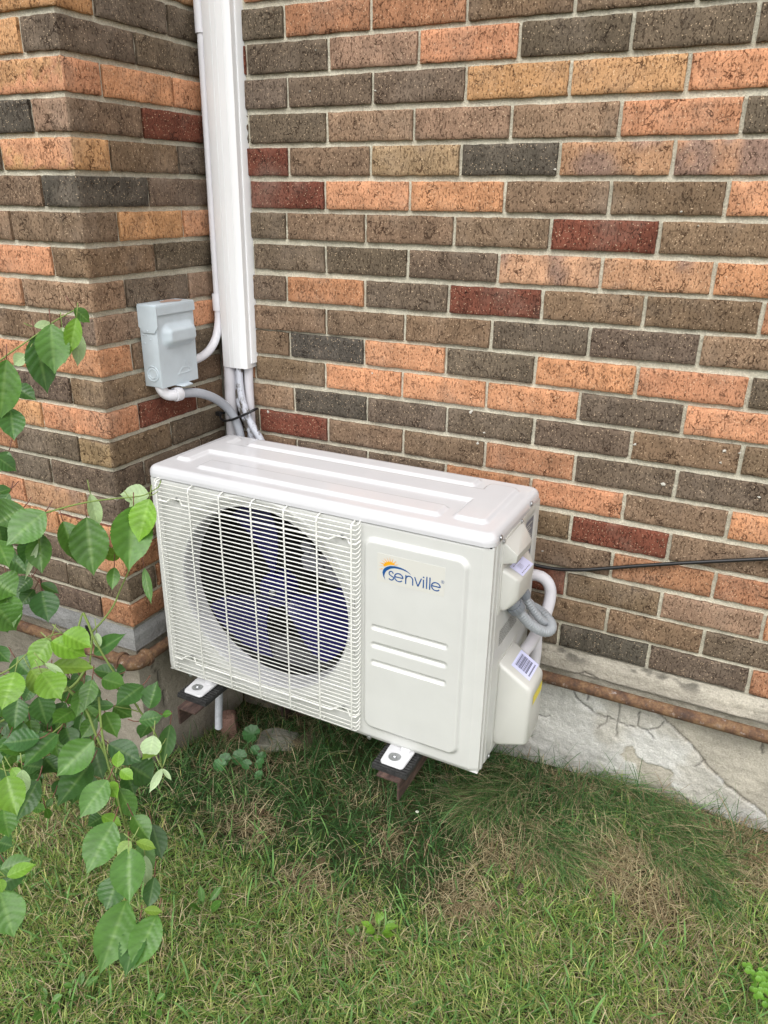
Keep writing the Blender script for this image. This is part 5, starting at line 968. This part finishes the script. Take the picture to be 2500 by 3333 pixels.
# scattered straw on top
x, y_ = scatter(3800, -.1, 1.6, -1.25, -.03); n2 = len(x)
parts.append(blades(np.stack([x, y_, gz(x, y_)+.014], 1), rng.uniform(0, 6.283, n2), rng.uniform(.025, .07, n2), rng.uniform(.8, .985, n2), rng.uniform(.0008, .0016, n2), np.array([.55, .47, .30])*rng.uniform(.5, 1.2, n2)[:, None], 4, rng.normal(0, .13, n2)))
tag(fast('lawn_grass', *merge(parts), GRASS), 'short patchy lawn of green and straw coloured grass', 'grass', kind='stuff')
# long combed-over grass by the wall
parts = []
for (a, b_, wd_) in TUFTS:
    n2 = 400; t = rng.random(n2)**.8; a_, bq = np.array(a), np.array(b_); dv = bq-a_; L_ = np.hypot(*dv); per = np.array([-dv[1], dv[0]])/L_
    root = a_+dv*(t*.80)[:, None]+per*(rng.normal(0, wd_*.85, n2))[:, None]; root[:, 1] = np.minimum(root[:, 1], -.015)
    th = math.atan2(dv[1], dv[0])+rng.normal(0, .50, n2); ln = rng.uniform(.05, .17, n2)
    col = np.where((rng.random(n2) < .30)[:, None], ST*rng.uniform(.5, 1.1, n2)[:, None], np.where((rng.random(n2) < .5)[:, None], np.array([.14, .24, .08]), np.array([.075, .165, .055]))*rng.uniform(.6, 1.6, n2)[:, None])
    parts.append(blades(np.stack([root[:, 0], root[:, 1], gz(root[:, 0], root[:, 1])], 1), th, ln, rng.uniform(.6, .96, n2), rng.uniform(.0009, .0018, n2), col, 6, rng.normal(0, .16, n2)))
# wispy blades leaning on the foundation and under the unit
x = rng.uniform(.02, 1.55, 1500); y_ = np.where(x < .8, rng.uniform(-.45, -.02, 1500), rng.uniform(-.12, -.02, 1500)); n2 = 1500
parts.append(blades(np.stack([x, y_, gz(x, y_)], 1), rng.uniform(0, 6.283, n2), rng.uniform(.05, .15, n2), rng.uniform(.3, .95, n2), rng.uniform(.0010, .0022, n2), np.where((rng.random(n2) < .2)[:, None], BR_, np.array([.06, .14, .045])*rng.uniform(.6, 1.5, n2)[:, None]), 6, rng.normal(0, .22, n2)))
V, Q, T, Cc = merge(parts); V[:, 1] = np.minimum(V[:, 1], -.009)
tag(fast('long_grass', V, Q, T, Cc, GRASS), 'long dark green grass lying over along the foundation', 'grass', kind='stuff')

# ------------------------------------------------------------ small plants
def disc_leaf(mb, c, nrm, r_, col, notch=True):
    nrm = Vector(nrm).normalized(); t1 = (Vector((1, 0, 0))-nrm*nrm.x).normalized(); t2 = nrm.cross(t1); n_ = 30; c = Vector(c)
    P = np.zeros((n_, 5, 3)); cc = np.zeros((n_, 5, 3))
    for i in range(n_):
        a = 2*math.pi*i/n_; sc2 = 1+.06*math.cos(a*9); 
        if notch: sc2 *= 1-.55*max(0, 1-abs(((a+math.pi) % (2*math.pi))-math.pi)/.35)
        for j in range(5):
            q = r_*sc2*(j/4.); P[i, j] = c+t1*(q*math.cos(a))+t2*(q*math.sin(a))+nrm*(.18*q*(j/4.)+.04*r_*math.cos(a*9)*(j/4.)); cc[i, j] = np.array(col)*(1+.1*math.cos(a*9))
    mb.grid(P, cc, closed_u=True)
iv = empty('round_leaf_weed', (PLANTS['ivy'][1][0], PLANTS['ivy'][1][1], -.03), 'low weed with round scalloped leaves under the unit', 'weed')
f1 = MB(); s1 = MB()
for k, (x, y_) in enumerate(PLANTS['ivy']+[(.30, -.34), (.23, -.26)]):
    z = .035+.01*rl.random(); r_ = [.017, .020, .024, .014, .017, .013, .014, .012, .013][k]
    disc_leaf(f1, (x, y_, z), (rl.uniform(-.2, .4), -.5, .8), r_, np.array([.055, .16, .045])*rl.uniform(.8, 1.3)); s1 = MB(); s1.tube([(x, y_, z), (x*.7+.3*.22, y_*.8-.06, -.03)], .0007, 5, col=(.1, .15, .05)); loc(s1, iv).build('stem', STEM, iv, fix=False)
loc(f1, iv).build('foliage', LEAF, iv, smooth=True, fix=False)
def small_plant(name, x, y_, n_, ll, lw_, k, lab, up=.8, cat='weed', seed=0):
    r2 = random.Random(seed); z0_ = float(gz(x, y_)); o = empty(name, (x, y_, z0_), lab, cat); a1 = MB(); a2 = MB()
    for i in range(n_):
        a = 2.4*i+r2.uniform(-.3, .3); b0 = Vector((x+.012*math.cos(a), y_+.012*math.sin(a), z0_+.012+.016*i/n_)); d_ = Vector((math.cos(a), math.sin(a), up*r2.uniform(.3, 1))).normalized()
        leaf(a1, b0, b0+d_*ll*r2.uniform(.7, 1.2), lw_, k, r2); a2.tube([(x, y_, z0_-.005), tuple(b0)], .0009, 5, col=(.14, .22, .07))
    loc(a1, o).build('foliage', LEAF, o, smooth=True, fix=False); loc(a2, o).build('stem', STEM, o, fix=False)
small_plant('broadleaf_weed', *PLANTS['weed'][0], 9, .026, .012, 'l', 'bright green broadleaf seedling in the middle of the lawn', seed=1)
small_plant('broadleaf_weed', *PLANTS['weed'][1], 5, .019, .010, 'm', 'small pale green seedling just left of the bright one in the middle of the lawn', seed=2)
small_plant('broadleaf_weed', *PLANTS['bl1'][0], 5, .024, .011, 'm', 'light green weed in the lawn directly below the hanging shrub branch', seed=3)
small_plant('broadleaf_weed', *PLANTS['bl1'][3], 4, .020, .013, 'm', 'small round-leaved weed at the bottom edge of the lawn, left of centre', seed=4)
small_plant('broadleaf_weed', *PLANTS['bl1'][5], 4, .045, .014, 's', 'narrow pale leaved weed right of the hanging shrub branch', up=1.6, seed=5)
small_plant('broadleaf_weed', *PLANTS['bl1'][2], 4, .022, .012, 'm', 'dull green weed in the lower left corner of the lawn', seed=6)
ov = empty('clover_plant', (*PLANTS['clover'][0], .05), 'bright lime green clover at the lower right edge of the lawn', 'clover'); f1 = MB(); s1 = MB()
for x, y_ in PLANTS['clover'][:3]:
    for q in range(9):
        cx_, cy_ = x+rl.gauss(0, .012), y_+rl.gauss(0, .012); z = float(gz(cx_, cy_))+rl.uniform(.025, .045)
        for t in range(3):
            a = t*2.094+q; disc_leaf(f1, (cx_+.0048*math.cos(a), cy_+.0048*math.sin(a), z), (.15*math.cos(a), .15*math.sin(a)-.2, 1), .0052, (.16, .34, .045), False)
        f1.cur = 1; f1.tube([(cx_, cy_, z), (x, y_, .045)], .0006, 5, col=(.14, .25, .07)); f1.cur = 0
loc(f1, ov).build('foliage', [LEAF, STEM], ov, smooth=True, fix=False)
labs = ['curled brown dead leaf in the grass left of centre, below the unit', 'crumpled dead leaf in dark grass below the right bracket', 'small dead leaf in the dry patch near the left bracket', 'dead leaf in the brown grass at the far right by the foundation', 'dead leaf in the grass right of centre, beside the dry patch']
for k, (x, y_) in enumerate(PLANTS['deadleaf']):
    m_ = MB(); LC['z'] = (.17, .11, .07) if k != 4 else (.10, .07, .05); a = rl.uniform(0, 6.28); z = float(gz(x, y_))+.016; L_ = rl.uniform(.022, .034)
    leaf(m_, (x, y_, z), (x+L_*math.cos(a), y_+L_*math.sin(a), z+.01), L_*.5, 'z', rl); tag(m_.build('dead_leaf', LEAF, smooth=True, fix=False), labs[k], 'dead leaf', 'dead leaves in the lawn')
fw = empty('small_flower', (*PLANTS['flower'], .05), 'tiny white flower on a thin stalk below the right bracket', 'flower'); x, y_ = PLANTS['flower']; tx_, ty_, tz_ = PLANTS['flowertop']
m_ = MB(); m_.tube([(x, y_, .04), ((x+tx_)/2+.004, y_, .04+(tz_-.04)*.55), (tx_, ty_, tz_)], .0007, 6, step=.01, col=(.16, .25, .08)); loc(m_, fw).build('stem', STEM, fw)
m_ = MB()
for q in range(8):
    a = q*.785; disc_leaf(m_, (tx_+.0022*math.cos(a), ty_+.0022*math.sin(a), tz_+.001), (math.cos(a)*.5, math.sin(a)*.5, 1), .0018, (.75, .76, .7), False)
loc(m_, fw).build('petals', LEAF, fw, smooth=True, fix=False)
